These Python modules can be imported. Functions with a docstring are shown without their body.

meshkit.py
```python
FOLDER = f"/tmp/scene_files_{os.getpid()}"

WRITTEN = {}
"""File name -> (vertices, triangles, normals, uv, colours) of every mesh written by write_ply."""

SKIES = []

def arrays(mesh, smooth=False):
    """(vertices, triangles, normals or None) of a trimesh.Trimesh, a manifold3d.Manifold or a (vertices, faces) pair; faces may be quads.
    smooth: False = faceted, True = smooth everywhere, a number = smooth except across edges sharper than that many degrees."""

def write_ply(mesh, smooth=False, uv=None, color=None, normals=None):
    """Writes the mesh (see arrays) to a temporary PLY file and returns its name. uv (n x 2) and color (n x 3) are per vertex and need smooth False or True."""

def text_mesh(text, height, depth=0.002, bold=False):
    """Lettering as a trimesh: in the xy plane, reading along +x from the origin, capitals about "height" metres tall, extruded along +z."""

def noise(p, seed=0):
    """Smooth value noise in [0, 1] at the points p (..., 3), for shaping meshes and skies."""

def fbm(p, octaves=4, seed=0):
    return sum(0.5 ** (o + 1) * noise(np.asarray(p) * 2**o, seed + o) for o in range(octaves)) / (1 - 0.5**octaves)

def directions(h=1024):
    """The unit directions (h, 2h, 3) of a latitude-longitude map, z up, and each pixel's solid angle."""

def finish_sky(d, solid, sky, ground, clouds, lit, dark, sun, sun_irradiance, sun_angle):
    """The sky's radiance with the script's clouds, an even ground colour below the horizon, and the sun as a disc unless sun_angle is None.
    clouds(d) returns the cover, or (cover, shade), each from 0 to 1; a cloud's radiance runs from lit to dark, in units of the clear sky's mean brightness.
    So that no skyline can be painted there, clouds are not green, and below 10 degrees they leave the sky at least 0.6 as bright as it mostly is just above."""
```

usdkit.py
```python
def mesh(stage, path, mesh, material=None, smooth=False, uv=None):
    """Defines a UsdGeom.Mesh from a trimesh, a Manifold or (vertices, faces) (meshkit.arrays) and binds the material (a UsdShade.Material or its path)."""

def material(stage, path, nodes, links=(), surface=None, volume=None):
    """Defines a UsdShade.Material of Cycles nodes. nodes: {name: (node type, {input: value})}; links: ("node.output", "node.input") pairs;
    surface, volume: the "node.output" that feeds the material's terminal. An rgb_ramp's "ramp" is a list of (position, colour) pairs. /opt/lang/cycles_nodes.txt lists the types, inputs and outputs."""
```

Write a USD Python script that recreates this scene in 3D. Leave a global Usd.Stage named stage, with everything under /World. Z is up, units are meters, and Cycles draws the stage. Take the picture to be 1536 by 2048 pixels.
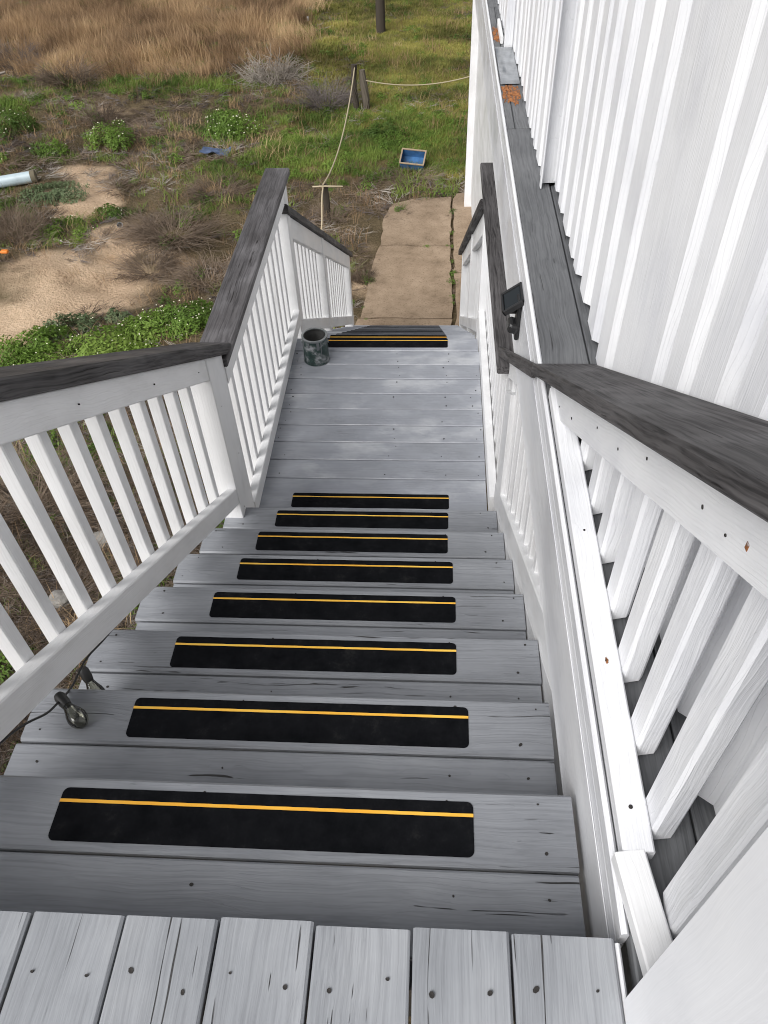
import math, random
import numpy as np
import trimesh
import meshkit, usdkit
from shapely.geometry import Polygon, box as sbox
from pxr import Usd, UsdGeom, UsdLux, UsdShade, Gf, Sdf, Vt

stage = Usd.Stage.CreateInMemory()
UsdGeom.SetStageUpAxis(stage, UsdGeom.Tokens.z)
UsdGeom.SetStageMetersPerUnit(stage, 1.0)
world = UsdGeom.Xform.Define(stage, '/World')
stage.SetDefaultPrim(world.GetPrim())
UsdGeom.Scope.Define(stage, '/World/Looks')
rng = np.random.default_rng(7)
random.seed(7)

# ------------------------------------------------------------------ camera
CAM = np.array([-0.0872, 0.0, 1.2483])
CR = np.array([[0.99814086, 0.05151888, -0.03256718],      # right
               [-0.01483253, 0.72359078, 0.69006983],      # up
               [-0.05911694, 0.68830385, -0.72300968]])    # forward
FPX = 1541.29
cam = UsdGeom.Camera.Define(stage, '/World/camera')
m4 = Gf.Matrix4d(*CR[0], 0, *CR[1], 0, *(-CR[2]), 0, *CAM, 1)
cam.AddTransformOp().Set(m4)
cam.CreateHorizontalApertureAttr(36.0)
cam.CreateVerticalApertureAttr(48.0)
cam.CreateFocalLengthAttr(36.0 * FPX / 1536)
cam.CreateClippingRangeAttr(Gf.Vec2f(0.02, 2000))
EXPOSURE = 1.27
cam.CreateExposureAttr(EXPOSURE)

# ------------------------------------------------------------------ sky and sun (bright overcast, light from behind left)
SUN = np.array([-0.46, -0.56, 0.74]); SUN /= np.linalg.norm(SUN)
elev = math.asin(SUN[2]); rot = math.atan2(SUN[0], SUN[1])
SKY_STRENGTH = 0.050
sky = UsdLux.DomeLight.Define(stage, '/World/sky')
skym = usdkit.material(stage, '/World/Looks/sky_overcast', {
    'sky': ('sky_texture', {'sky_type': 'single_scattering', 'sun_disc': False, 'sun_elevation': elev, 'sun_rotation': rot, 'aerosol_density': 2.0}),
    'co': ('texture_coordinate', {}),
    'n': ('noise_texture', {'scale': 2.2, 'detail': 6.0, 'roughness': 0.55}),
    'r': ('rgb_ramp', {'ramp': [(0.30, (0.55, 0.55, 0.55)), (0.6, (0.95, 0.95, 0.95))]}),
    'bw': ('rgb_to_bw', {}),
    'gray': ('mix_color', {'blend_type': 'multiply', 'fac': 1.0, 'b': (1.0, 1.0, 1.02), 'use_clamp': False}),
    'mix': ('mix_color', {'blend_type': 'mix', 'use_clamp': False}),
    'bg': ('background_shader', {'strength': SKY_STRENGTH}),
}, [('co.generated', 'n.vector'), ('n.fac', 'r.fac'), ('sky.color', 'bw.color'), ('bw.val', 'gray.a'), ('r.color', 'mix.fac'),
    ('sky.color', 'mix.a'), ('gray.result', 'mix.b'), ('mix.result', 'bg.color')], surface='bg.background')
UsdShade.MaterialBindingAPI.Apply(sky.GetPrim()).Bind(skym)
sky.GetPrim().SetCustomDataByKey('label', 'bright overcast sky')
sky.GetPrim().SetCustomDataByKey('kind', 'structure')
sun = UsdLux.DistantLight.Define(stage, '/World/sun')
sun.CreateIntensityAttr(0.40)
sun.CreateAngleAttr(48.0)
sun.CreateColorAttr(Gf.Vec3f(1.0, 0.98, 0.96))
sun.GetPrim().CreateAttribute('inputs:normalize', Sdf.ValueTypeNames.Bool).Set(True)
zx = SUN; xx = np.cross([0, 0, 1], zx); xx /= np.linalg.norm(xx); yx = np.cross(zx, xx)
sun.AddTransformOp().Set(Gf.Matrix4d(*xx, 0, *yx, 0, *zx, 0, 0, 0, 0, 1))

# ------------------------------------------------------------------ naming helpers
_names = {}
def numbered(path):
    n = _names.get(path, -1) + 1
    _names[path] = n
    return path if n == 0 else f'{path}_{n:03d}'

def meta(prim, label=None, category=None, group=None, kind=None):
    for k, v in (('label', label), ('category', category), ('group', group), ('kind', kind)):
        if v: prim.SetCustomDataByKey(k, v)
    return prim

def thing(name, label=None, category=None, loc=(0, 0, 0), rotz=0.0, group=None, kind=None):
    x = UsdGeom.Xform.Define(stage, numbered('/World/' + name))
    x.AddTranslateOp().Set(Gf.Vec3d(*map(float, loc)))
    if rotz: x.AddRotateZOp().Set(float(rotz))
    return meta(x.GetPrim(), label, category, group, kind)

def path_of(parent): return '/World' if parent is None else str(parent.GetPath())

def put(name, mesh, mat, parent=None, smooth=False, label=None, category=None, group=None, kind=None, gc=None, attrs=None):
    p = numbered(path_of(parent) + '/' + name)
    m = usdkit.mesh(stage, p, mesh, mat, smooth=smooth)
    api = UsdGeom.PrimvarsAPI(m)
    if gc is not None:
        api.CreatePrimvar('gc', Sdf.ValueTypeNames.Float3Array, 'vertex').Set(Vt.Vec3fArray.FromNumpy(np.asarray(gc, np.float32)))
    for k, a in (attrs or {}).items():
        api.CreatePrimvar(k, Sdf.ValueTypeNames.Float3Array, 'vertex').Set(Vt.Vec3fArray.FromNumpy(np.asarray(a, np.float32)))
    return meta(m.GetPrim(), label, category, group, kind)

# ------------------------------------------------------------------ materials
def L(name): return '/World/Looks/' + name

def wood(name, base, dark, light=None, cracks=0.5, bump=0.35, rough=(0.45, 0.7), dirt=0.25, ring=45.0, fine=180.0, crackcol=(0.02, 0.018, 0.016), spec=0.4, crackf=150.0, gscale=1.0, gdark=0.60, patch=(0.28, 0.50, 0.74)):
    """Painted, weathered softwood; the grain follows the primvar gc (along, across, up)."""
    light = light or tuple(min(1, c * 1.25) for c in base)
    nodes = {
        'at': ('attribute', {'attribute': 'gc'}),
        'm1': ('mapping', {'mapping_type': 'point', 'scale': (0.55, 1.0, 1.0)}),
        'wn': ('noise_texture', {'scale': 7.0 * gscale, 'detail': 2.0}),
        'sub': ('vector_math', {'math_type': 'subtract', 'vector2': (0.5, 0.5, 0.5)}),
        'scl': ('vector_math', {'math_type': 'multiply', 'vector2': (0.0, 0.030, 0.030)}),
        'add': ('vector_math', {'math_type': 'add'}),
        'm2': ('mapping', {'mapping_type': 'point', 'scale': (0.10, 1.0, 1.0)}),
        'wv': ('wave_texture', {'wave_type': 'rings', 'rings_direction': 'x', 'profile': 'saw', 'scale': ring, 'distortion': 1.2, 'detail': 2.0, 'detail_scale': 1.5}),
        'm3': ('mapping', {'mapping_type': 'point', 'scale': (3.0, fine, fine)}),
        'fn': ('noise_texture', {'scale': 1.0, 'detail': 3.0, 'roughness': 0.6}),
        'h1': ('math', {'math_type': 'multiply', 'value2': 0.55}),
        'h2': ('math', {'math_type': 'multiply_add', 'value2': 0.65}),
        'm4': ('mapping', {'mapping_type': 'point', 'scale': (0.9, crackf, crackf)}),
        'fr': ('rgb_ramp', {'ramp': [(0.34, (1, 1, 1)), (0.47, (0.45, 0.45, 0.45)), (0.60, (0, 0, 0))]}),
        'cn': ('noise_texture', {'scale': 1.0, 'detail': 2.0, 'roughness': 0.5}),
        'cm': ('noise_texture', {'scale': 5.0, 'detail': 2.0}),
        'ca': ('math', {'math_type': 'multiply_add', 'value2': 0.28, 'value3': -0.14}),
        'cs': ('math', {'math_type': 'add'}),
        'cr': ('rgb_ramp', {'ramp': [(0.0, (1, 1, 1)), (max(0.02, 0.20 + 0.14 * cracks), (1, 1, 1)), (max(0.03, 0.235 + 0.14 * cracks), (0, 0, 0)), (1.0, (0, 0, 0))]}),
        'h3': ('math', {'math_type': 'multiply_add', 'value2': -1.6}),
        'bn': ('noise_texture', {'scale': 5.0, 'detail': 5.0, 'roughness': 0.6}),
        'br': ('rgb_ramp', {'ramp': [(patch[0], dark), (patch[1], base), (patch[2], light)]}),
        'gm': ('mix_color', {'blend_type': 'multiply', 'b': (gdark, gdark, gdark * 1.01)}),
        'gf': ('math', {'math_type': 'multiply', 'value2': dirt}),
        'cc': ('mix_color', {'blend_type': 'mix', 'b': crackcol}),
        'cf': ('math', {'math_type': 'multiply', 'value2': 0.9}),
        'rn': ('noise_texture', {'scale': 6.5, 'detail': 3.0}),
        'rr': ('map_range', {'range_type': 'smoothstep', 'from_min': 0.38, 'from_max': 0.62, 'to_min': rough[0], 'to_max': rough[1], 'clamp': True}),
        'bump': ('bump', {'strength': bump, 'distance': 0.0022}),
        'p': ('principled_bsdf', {'specular_ior_level': spec}),
    }
    links = [('at.vector', 'm1.vector'), ('m1.vector', 'wn.vector'), ('wn.color', 'sub.vector1'), ('sub.vector', 'scl.vector1'),
             ('at.vector', 'add.vector1'), ('scl.vector', 'add.vector2'), ('add.vector', 'm2.vector'), ('m2.vector', 'wv.vector'),
             ('add.vector', 'm3.vector'), ('m3.vector', 'fn.vector'), ('wv.fac', 'h1.value1'), ('fn.fac', 'h2.value1'), ('h1.value', 'h2.value3'),
             ('add.vector', 'm4.vector'), ('m4.vector', 'cn.vector'), ('m1.vector', 'cm.vector'), ('cm.fac', 'ca.value1'), ('cn.fac', 'cs.value1'), ('ca.value', 'cs.value2'),
             ('cs.value', 'cr.fac'), ('cr.color', 'h3.value1'), ('h2.value', 'h3.value3'), ('h3.value', 'bump.height'),
             ('m1.vector', 'bn.vector'), ('bn.fac', 'br.fac'), ('br.color', 'gm.a'), ('fn.fac', 'fr.fac'), ('fr.color', 'gf.value1'), ('gf.value', 'gm.fac'),
             ('gm.result', 'cc.a'), ('cr.color', 'cf.value1'), ('cf.value', 'cc.fac'), ('cc.result', 'p.base_color'),
             ('m1.vector', 'rn.vector'), ('rn.fac', 'rr.value'), ('rr.result', 'p.roughness'), ('bump.normal', 'p.normal')]
    return usdkit.material(stage, L(name), nodes, links, surface='p.BSDF')

M = {}
M['deck_gray'] = wood('deck_gray_paint', (0.285, 0.298, 0.318), (0.215, 0.226, 0.243), (0.36, 0.372, 0.39), cracks=0.58, bump=0.9, rough=(0.50, 0.75), dirt=0.42, ring=38)
M['tread_gray'] = wood('tread_gray_paint', (0.245, 0.256, 0.276), (0.198, 0.207, 0.224), (0.30, 0.312, 0.332), cracks=0.42, bump=0.85, rough=(0.38, 0.60), dirt=0.42, ring=34)
M['landing_gray'] = wood('landing_gray_paint', (0.315, 0.33, 0.365), (0.27, 0.283, 0.31), (0.47, 0.485, 0.51), cracks=0.12, bump=0.45, rough=(0.16, 0.55), dirt=0.32, spec=0.6, patch=(0.34, 0.53, 0.70))
M['ledge_gray'] = wood('ledge_gray_paint', (0.125, 0.129, 0.135), (0.095, 0.098, 0.104), (0.16, 0.164, 0.17), cracks=0.4, bump=0.8, rough=(0.45, 0.7), dirt=0.7, ring=60, gdark=0.5)
M['cap_brown'] = wood('cap_dark_stain', (0.094, 0.089, 0.090), (0.064, 0.060, 0.060), (0.145, 0.138, 0.140), cracks=0.40, bump=1.0, spec=0.15, rough=(0.5, 0.7), dirt=0.95, ring=55, gdark=0.30, fine=130.0)
M['cap_gray'] = wood('cap_weathered', (0.118, 0.112, 0.115), (0.075, 0.070, 0.070), (0.19, 0.183, 0.188), cracks=0.45, bump=1.0, spec=0.2, rough=(0.5, 0.7), dirt=0.9, ring=55, gdark=0.42, fine=130.0, patch=(0.34, 0.50, 0.68))
M['white_wood'] = wood('white_paint_wood', (0.77, 0.773, 0.778), (0.655, 0.655, 0.655), (0.81, 0.813, 0.818), cracks=-0.38, bump=0.6, rough=(0.35, 0.6), dirt=0.08, crackcol=(0.35, 0.33, 0.30), ring=60)
M['white_rough'] = wood('white_paint_rough', (0.76, 0.767, 0.785), (0.66, 0.668, 0.70), (0.81, 0.815, 0.825), cracks=-0.28, bump=1.0, rough=(0.35, 0.6), dirt=0.13, crackcol=(0.40, 0.38, 0.36), ring=45)
M['white_smooth'] = wood('white_paint_smooth', (0.77, 0.777, 0.795), (0.70, 0.707, 0.73), (0.80, 0.805, 0.815), cracks=-0.6, bump=0.15, rough=(0.35, 0.6), dirt=0.03, crackcol=(0.5, 0.48, 0.45), ring=20)
M['raw_wood'] = wood('weathered_wood', (0.16, 0.135, 0.105), (0.09, 0.075, 0.06), (0.26, 0.23, 0.19), cracks=0.9, bump=1.0, rough=(0.8, 0.95), dirt=0.6)
M['dark_wood'] = wood('dark_weathered_wood', (0.060, 0.048, 0.036), (0.035, 0.028, 0.022), (0.10, 0.08, 0.06), cracks=0.7, bump=1.0, rough=(0.8, 0.95), dirt=0.6)

def plain(name, color, rough=0.6, metallic=0.0, spec=0.5, noise=0.0, nscale=20.0, bump=0.0, bdist=0.002, color2=None):
    c2 = color2 or tuple(c * (1 - noise) for c in color)
    nodes = {'g': ('texture_coordinate', {}), 'n': ('noise_texture', {'scale': nscale, 'detail': 5.0, 'roughness': 0.6}),
             'r': ('rgb_ramp', {'ramp': [(0.3, c2), (0.65, color)]}), 'b': ('bump', {'strength': bump, 'distance': bdist}),
             'p': ('principled_bsdf', {'roughness': rough, 'metallic': metallic, 'specular_ior_level': spec})}
    links = [('g.object', 'n.vector'), ('n.fac', 'r.fac'), ('r.color', 'p.base_color')]
    if bump: links += [('n.fac', 'b.height'), ('b.normal', 'p.normal')]
    return usdkit.material(stage, L(name), nodes, links, surface='p.BSDF')

M['nail'] = plain('nail_dark', (0.03, 0.027, 0.025), 0.6, 0.3)
M['rust'] = usdkit.material(stage, L('rust'), {
    'g': ('geometry', {}), 'm': ('mapping', {'mapping_type': 'point', 'scale': (70.0, 14.0, 30.0)}), 'n': ('noise_texture', {'scale': 1.0, 'detail': 5.0, 'roughness': 0.7}), 'n2': ('noise_texture', {'scale': 90.0, 'detail': 3.0}),
    'r': ('rgb_ramp', {'ramp': [(0.3, (0.15, 0.06, 0.025)), (0.6, (0.36, 0.155, 0.065))]}), 'a': ('rgb_ramp', {'ramp': [(0.40, (0, 0, 0)), (0.50, (1, 1, 1))]}),
    'p': ('principled_bsdf', {'roughness': 0.95, 'specular_ior_level': 0.1}), 't': ('transparent_bsdf', {}), 'mx': ('mix_closure', {})},
    [('g.position', 'm.vector'), ('m.vector', 'n.vector'), ('g.position', 'n2.vector'), ('n2.fac', 'r.fac'), ('r.color', 'p.base_color'), ('n.fac', 'a.fac'), ('a.color', 'mx.fac'), ('t.BSDF', 'mx.closure1'), ('p.BSDF', 'mx.closure2')], surface='mx.closure')
M['black_plastic'] = plain('black_plastic', (0.018, 0.018, 0.019), 0.35)
M['panel_black'] = plain('solar_cell', (0.012, 0.015, 0.017), 0.25, spec=0.3)
M['cable_black'] = plain('cable_black', (0.015, 0.015, 0.015), 0.5)
M['yellow'] = plain('yellow_stripe', (0.95, 0.60, 0.10), 0.35, nscale=2.6, color2=(0.85, 0.36, 0.02))
M['strip'] = usdkit.material(stage, L('grip_tape'), {
    'g': ('geometry', {}), 'n': ('noise_texture', {'scale': 900.0, 'detail': 2.0}), 'n2': ('noise_texture', {'scale': 14.0, 'detail': 9.0, 'roughness': 0.75}),
    'r': ('rgb_ramp', {'ramp': [(0.35, (0.0035, 0.004, 0.005)), (0.56, (0.008, 0.0085, 0.010)), (0.72, (0.022, 0.022, 0.022))]}),
    'b': ('bump', {'strength': 0.6, 'distance': 0.0006}), 'p': ('principled_bsdf', {'roughness': 0.95, 'specular_ior_level': 0.06})},
    [('g.position', 'n.vector'), ('g.position', 'n2.vector'), ('n2.fac', 'r.fac'), ('r.color', 'p.base_color'), ('n.fac', 'b.height'), ('b.normal', 'p.normal')], surface='p.BSDF')
M['flashing'] = plain('galvanised_sheet', (0.42, 0.44, 0.46), 0.28, 0.8, noise=0.35, nscale=14, bump=0.5, bdist=0.004)
M['rope'] = plain('pale_rope', (0.50, 0.42, 0.29), 0.9, noise=0.3, nscale=200)
M['pvc'] = plain('pale_blue_pipe', (0.50, 0.60, 0.64), 0.35, noise=0.2, nscale=6)
M['pipe_inside'] = plain('pipe_end_dirt', (0.14, 0.12, 0.08), 0.9)
M['blue_plastic'] = plain('blue_plastic', (0.05, 0.15, 0.33), 0.5, noise=0.55, nscale=8)
M['blue_dull'] = plain('dull_blue_sheet', (0.10, 0.14, 0.24), 0.5, noise=0.5, nscale=14)
M['tan_rim'] = plain('tan_rim', (0.36, 0.27, 0.18), 0.7, noise=0.3)
M['orange'] = plain('orange_litter', (0.75, 0.22, 0.03), 0.6)
M['clear_cup'] = plain('cloudy_plastic', (0.62, 0.64, 0.66), 0.25)
M['rock'] = plain('pale_stone', (0.30, 0.285, 0.26), 0.9, noise=0.5, nscale=18, bump=0.8, bdist=0.01)
M['can_inside'] = plain('can_inside', (0.13, 0.13, 0.125), 0.55, 0.3, noise=0.4, nscale=30)
M['can_rim'] = plain('can_rim_metal', (0.36, 0.38, 0.38), 0.35, 0.8, noise=0.3, nscale=40)
M['drip'] = plain('dried_gray_paint', (0.14, 0.15, 0.16), 0.4, noise=0.2)
M['can_label'] = usdkit.material(stage, L('can_label'), {
    'g': ('texture_coordinate', {}), 'n': ('noise_texture', {'scale': 16.0, 'detail': 5.0, 'roughness': 0.65}),
    'r': ('rgb_ramp', {'ramp': [(0.40, (0.020, 0.036, 0.034)), (0.50, (0.032, 0.060, 0.053)), (0.56, (0.12, 0.135, 0.138)), (0.66, (0.34, 0.35, 0.36))]}),
    'p': ('principled_bsdf', {'roughness': 0.35})}, [('g.object', 'n.vector'), ('n.fac', 'r.fac'), ('r.color', 'p.base_color')], surface='p.BSDF')
M['glass'] = usdkit.material(stage, L('smoky_glass'), {
    'gl': ('glossy_bsdf', {'color': (0.9, 0.9, 0.9), 'roughness': 0.05}), 't': ('transparent_bsdf', {'color': (0.62, 0.62, 0.55)}),
    'f': ('fresnel', {'IOR': 1.6}), 'mx': ('mix_closure', {})}, [('f.fac', 'mx.fac'), ('t.BSDF', 'mx.closure1'), ('gl.BSDF', 'mx.closure2')], surface='mx.closure')
M['concrete'] = usdkit.material(stage, L('sandy_concrete'), {
    'g': ('geometry', {}), 'n1': ('noise_texture', {'scale': 1.6, 'detail': 7.0, 'roughness': 0.65}), 'n2': ('noise_texture', {'scale': 45.0, 'detail': 4.0}), 'n3': ('noise_texture', {'scale': 6.0, 'detail': 6.0, 'roughness': 0.7}),
    'r': ('rgb_ramp', {'ramp': [(0.34, (0.13, 0.095, 0.063)), (0.45, (0.24, 0.178, 0.122)), (0.55, (0.295, 0.222, 0.155)), (0.68, (0.37, 0.285, 0.205))]}),
    'sp': ('rgb_ramp', {'ramp': [(0.28, (0.35, 0.33, 0.30)), (0.45, (1, 1, 1))]}), 'mu': ('mix_color', {'blend_type': 'multiply', 'fac': 0.6}),
    'mm': ('mix_float', {'fac': 0.4}), 'b': ('bump', {'strength': 0.5, 'distance': 0.006}), 'p': ('principled_bsdf', {'roughness': 0.9, 'specular_ior_level': 0.2})},
    [('g.position', 'n1.vector'), ('g.position', 'n2.vector'), ('g.position', 'n3.vector'), ('n1.fac', 'mm.a'), ('n3.fac', 'mm.b'), ('mm.result', 'r.fac'), ('r.color', 'mu.a'), ('n2.fac', 'sp.fac'), ('sp.color', 'mu.b'),
     ('mu.result', 'p.base_color'), ('n2.fac', 'b.height'), ('b.normal', 'p.normal')], surface='p.BSDF')

def foliage(name, cols, rough=0.6, trans=0.25, nsc=0.9):
    """cols: ramp over a per-island and per-instance random value."""
    return usdkit.material(stage, L(name), {
        'o': ('object_info', {}), 'g': ('geometry', {}), 'n': ('noise_texture', {'scale': nsc, 'detail': 4.0}),
        'a': ('math', {'math_type': 'multiply', 'value2': 0.25}), 'b': ('math', {'math_type': 'multiply_add', 'value2': 0.45}), 'c': ('math', {'math_type': 'multiply_add', 'value2': 1.9}), 'd': ('math', {'math_type': 'subtract', 'value2': 0.83}),
        'r': ('rgb_ramp', {'ramp': [(i / (len(cols) - 1), c) for i, c in enumerate(cols)]}),
        'p': ('principled_bsdf', {'roughness': rough, 'specular_ior_level': 0.25}), 't': ('translucent_bsdf', {}), 'mx': ('mix_closure', {'fac': trans})},
        [('o.random', 'a.value1'), ('g.random_per_island', 'b.value1'), ('a.value', 'b.value3'), ('g.position', 'n.vector'), ('n.fac', 'c.value1'), ('b.value', 'c.value3'), ('c.value', 'd.value1'), ('d.value', 'r.fac'),
         ('r.color', 'p.base_color'), ('r.color', 't.color'), ('p.BSDF', 'mx.closure1'), ('t.BSDF', 'mx.closure2')], surface='mx.closure')

M['dry_grass'] = foliage('dry_grass', [(0.17, 0.105, 0.06), (0.44, 0.295, 0.165), (0.68, 0.50, 0.29), (0.78, 0.63, 0.41)], nsc=0.55)
M['lawn'] = foliage('lawn_grass', [(0.13, 0.125, 0.035), (0.30, 0.29, 0.075), (0.45, 0.40, 0.115), (0.55, 0.44, 0.19)])
M['green_grass'] = foliage('green_grass', [(0.101, 0.149, 0.03), (0.176, 0.25, 0.047), (0.257, 0.331, 0.07), (0.378, 0.378, 0.121)])
M['leaf'] = foliage('shrub_leaf', [(0.066, 0.114, 0.022), (0.132, 0.222, 0.036), (0.216, 0.312, 0.06), (0.324, 0.408, 0.108)])
M['leaf_gray'] = foliage('gray_green_leaf', [(0.102, 0.144, 0.066), (0.18, 0.228, 0.12), (0.252, 0.3, 0.168), (0.336, 0.372, 0.24)])
M['flower'] = plain('pale_petal', (0.75, 0.72, 0.55), 0.7)
M['twig'] = foliage('dead_twig', [(0.086, 0.062, 0.044), (0.172, 0.129, 0.094), (0.287, 0.224, 0.167), (0.437, 0.356, 0.276)], trans=0.0)
M['twig_pale'] = foliage('bleached_twig', [(0.22, 0.19, 0.16), (0.36, 0.325, 0.28), (0.48, 0.44, 0.39), (0.60, 0.56, 0.50)], trans=0.0)
M['twig_gray'] = foliage('gray_twig', [(0.085, 0.07, 0.066), (0.16, 0.135, 0.125), (0.23, 0.20, 0.185), (0.32, 0.29, 0.265)], trans=0.0)

# ------------------------------------------------------------------ boards
def beam(p0, A, S, U, ch=0.003, gax=(0, 1, 2)):
    """Board from p0 (centre of one end) along A with full cross vectors S and U, chamfered along its length. Returns mesh and grain coordinates."""
    p0, A, S, U = (np.asarray(v, float) for v in (p0, A, S, U))
    s, u = np.linalg.norm(S), np.linalg.norm(U)
    a, b = min(0.45, ch / s), min(0.45, ch / u)
    prof = np.array([(-.5 + a, -.5), (.5 - a, -.5), (.5, -.5 + b), (.5, .5 - b), (.5 - a, .5), (-.5 + a, .5), (-.5, .5 - b), (-.5, -.5 + b)])
    off = rng.uniform(-1, 1, 3) * (20, 0.0, 0.0) + np.array([0, rng.uniform(-.06, .06), rng.uniform(.02, .12) * rng.choice([-1, 1])])
    off[1:] += rng.uniform(-40, 40) * 0.0
    la = np.linalg.norm(A)
    V, G = [], []
    for e in (0, 1):
        for x, y in prof:
            V.append(p0 + A * e + S * x + U * y); G.append(off + np.array([la * e, s * x, u * y]))
    F = []
    for i in range(8):
        j = (i + 1) % 8
        F += [(i, j, 8 + j), (i, 8 + j, 8 + i)]
    for i in range(1, 7):
        F += [(0, i + 1, i), (8, 8 + i, 8 + i + 1)]
    V, F, G = np.array(V), np.array(F), np.array(G)
    if np.dot(np.cross(S, U), A) < 0: F = F[:, ::-1]
    return V, F, G

def board(name, p0, A, S, U, mat, parent, ch=0.003, **kw):
    V, F, G = beam(p0, A, S, U, ch)
    # split vertices per face so that shading stays flat on the chamfers while gc stays per vertex
    return put(name, (V[F].reshape(-1, 3), np.arange(len(F) * 3).reshape(-1, 3)), mat, parent, gc=G[F].reshape(-1, 3), **kw)

def box_board(name, lo, hi, axis, mat, parent, ch=0.003, **kw):
    lo, hi = np.array(lo, float), np.array(hi, float)
    c, d = (lo + hi) / 2, hi - lo
    ax = 'xyz'.index(axis); o = [(1, 2), (0, 2), (0, 1)][ax]
    A = np.zeros(3); A[ax] = d[ax]; S = np.zeros(3); S[o[0]] = d[o[0]]; U = np.zeros(3); U[o[1]] = d[o[1]]
    p0 = c.copy(); p0[ax] = lo[ax]
    return board(name, p0, A, S, U, mat, parent, ch, **kw)

def nails(pts, parent, r=0.0042, normal=2):
    vs, fs, n = [], [], 0
    for q in pts:
        q = np.array(q, float); k = 7; rr = r * rng.uniform(.6, 1.25); el = rng.uniform(.7, 1.5); th = rng.uniform(0, 6.3)
        a = np.arange(k) / k * 2 * math.pi
        e = np.stack([np.cos(a) * rr * el, np.sin(a) * rr], 1)
        e = e @ np.array([[math.cos(th), math.sin(th)], [-math.sin(th), math.cos(th)]])
        pl = [1, 2] if normal == 0 else [0, 1]
        sgn = -1 if normal == 0 else 1
        P = np.tile(q, (k + 1, 1)); P[:k, pl] += e; P[:, normal] += sgn * 0.0012; P[k, normal] -= sgn * 0.0003
        B = P[:k].copy(); B[:, normal] -= sgn * 0.004
        vs += [P, B]
        f = [(i, (i + 1) % k, k) for i in range(k)] + [(i, k + 1 + i, (i + 1) % k) for i in range(k)] + [((i + 1) % k, k + 1 + i, k + 1 + (i + 1) % k) for i in range(k)]
        fs.append(np.array(f) + n); n += 2 * k + 1
    return put('nail_heads', (np.concatenate(vs), np.concatenate(fs)), M['nail'], parent, kind='stuff')

H, RUN = 0.18999, 0.30665
K = H / RUN
NC = 0.2047                      # nosing line of the upper flight: z = NC - K*y
ZL = -8 * H                      # landing
ZG = -3.80                       # ground
YE = 4.18                        # far edge of the landing
NCL = ZL + K * YE                # nosing line of the lower flight
XL, XRT = -1.03, 0.219

# ------------------------------------------------------------------ ground
def bump_h(x, y):
    x, y = np.asarray(x, float), np.asarray(y, float)
    q = np.stack([x * .55, y * .55, np.zeros_like(x)], -1)
    h = (meshkit.fbm(q, 4, 3) - .5) * .55
    q2 = np.stack([x * 2.6, y * 2.6, np.zeros_like(x) + 5], -1)
    h = h + (meshkit.fbm(q2, 3, 9) - .5) * .16
    t = np.clip((-x - 1.15) / 1.2, 0, 1); t = t * t * (3 - 2 * t)
    far = np.clip((y - 11.2) / 1.5, 0, 1)
    return h * np.maximum(t, .35 * far)

def gz(x, y): return ZG + bump_h(x, y)

def G(u, v, z=ZG):
    """the point of the level z that stands at a place of the photograph (1536 x 2048)"""
    d = np.array([(u - 768) / FPX, -(v - 1024) / FPX, 1]) @ CR
    return CAM + d * ((z - CAM[2]) / d[2])

def pix(P):
    q = (np.atleast_2d(P) - CAM) @ CR.T
    return 768 + FPX * q[:, 0] / q[:, 2], 1024 - FPX * q[:, 1] / q[:, 2], q[:, 2]

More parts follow.
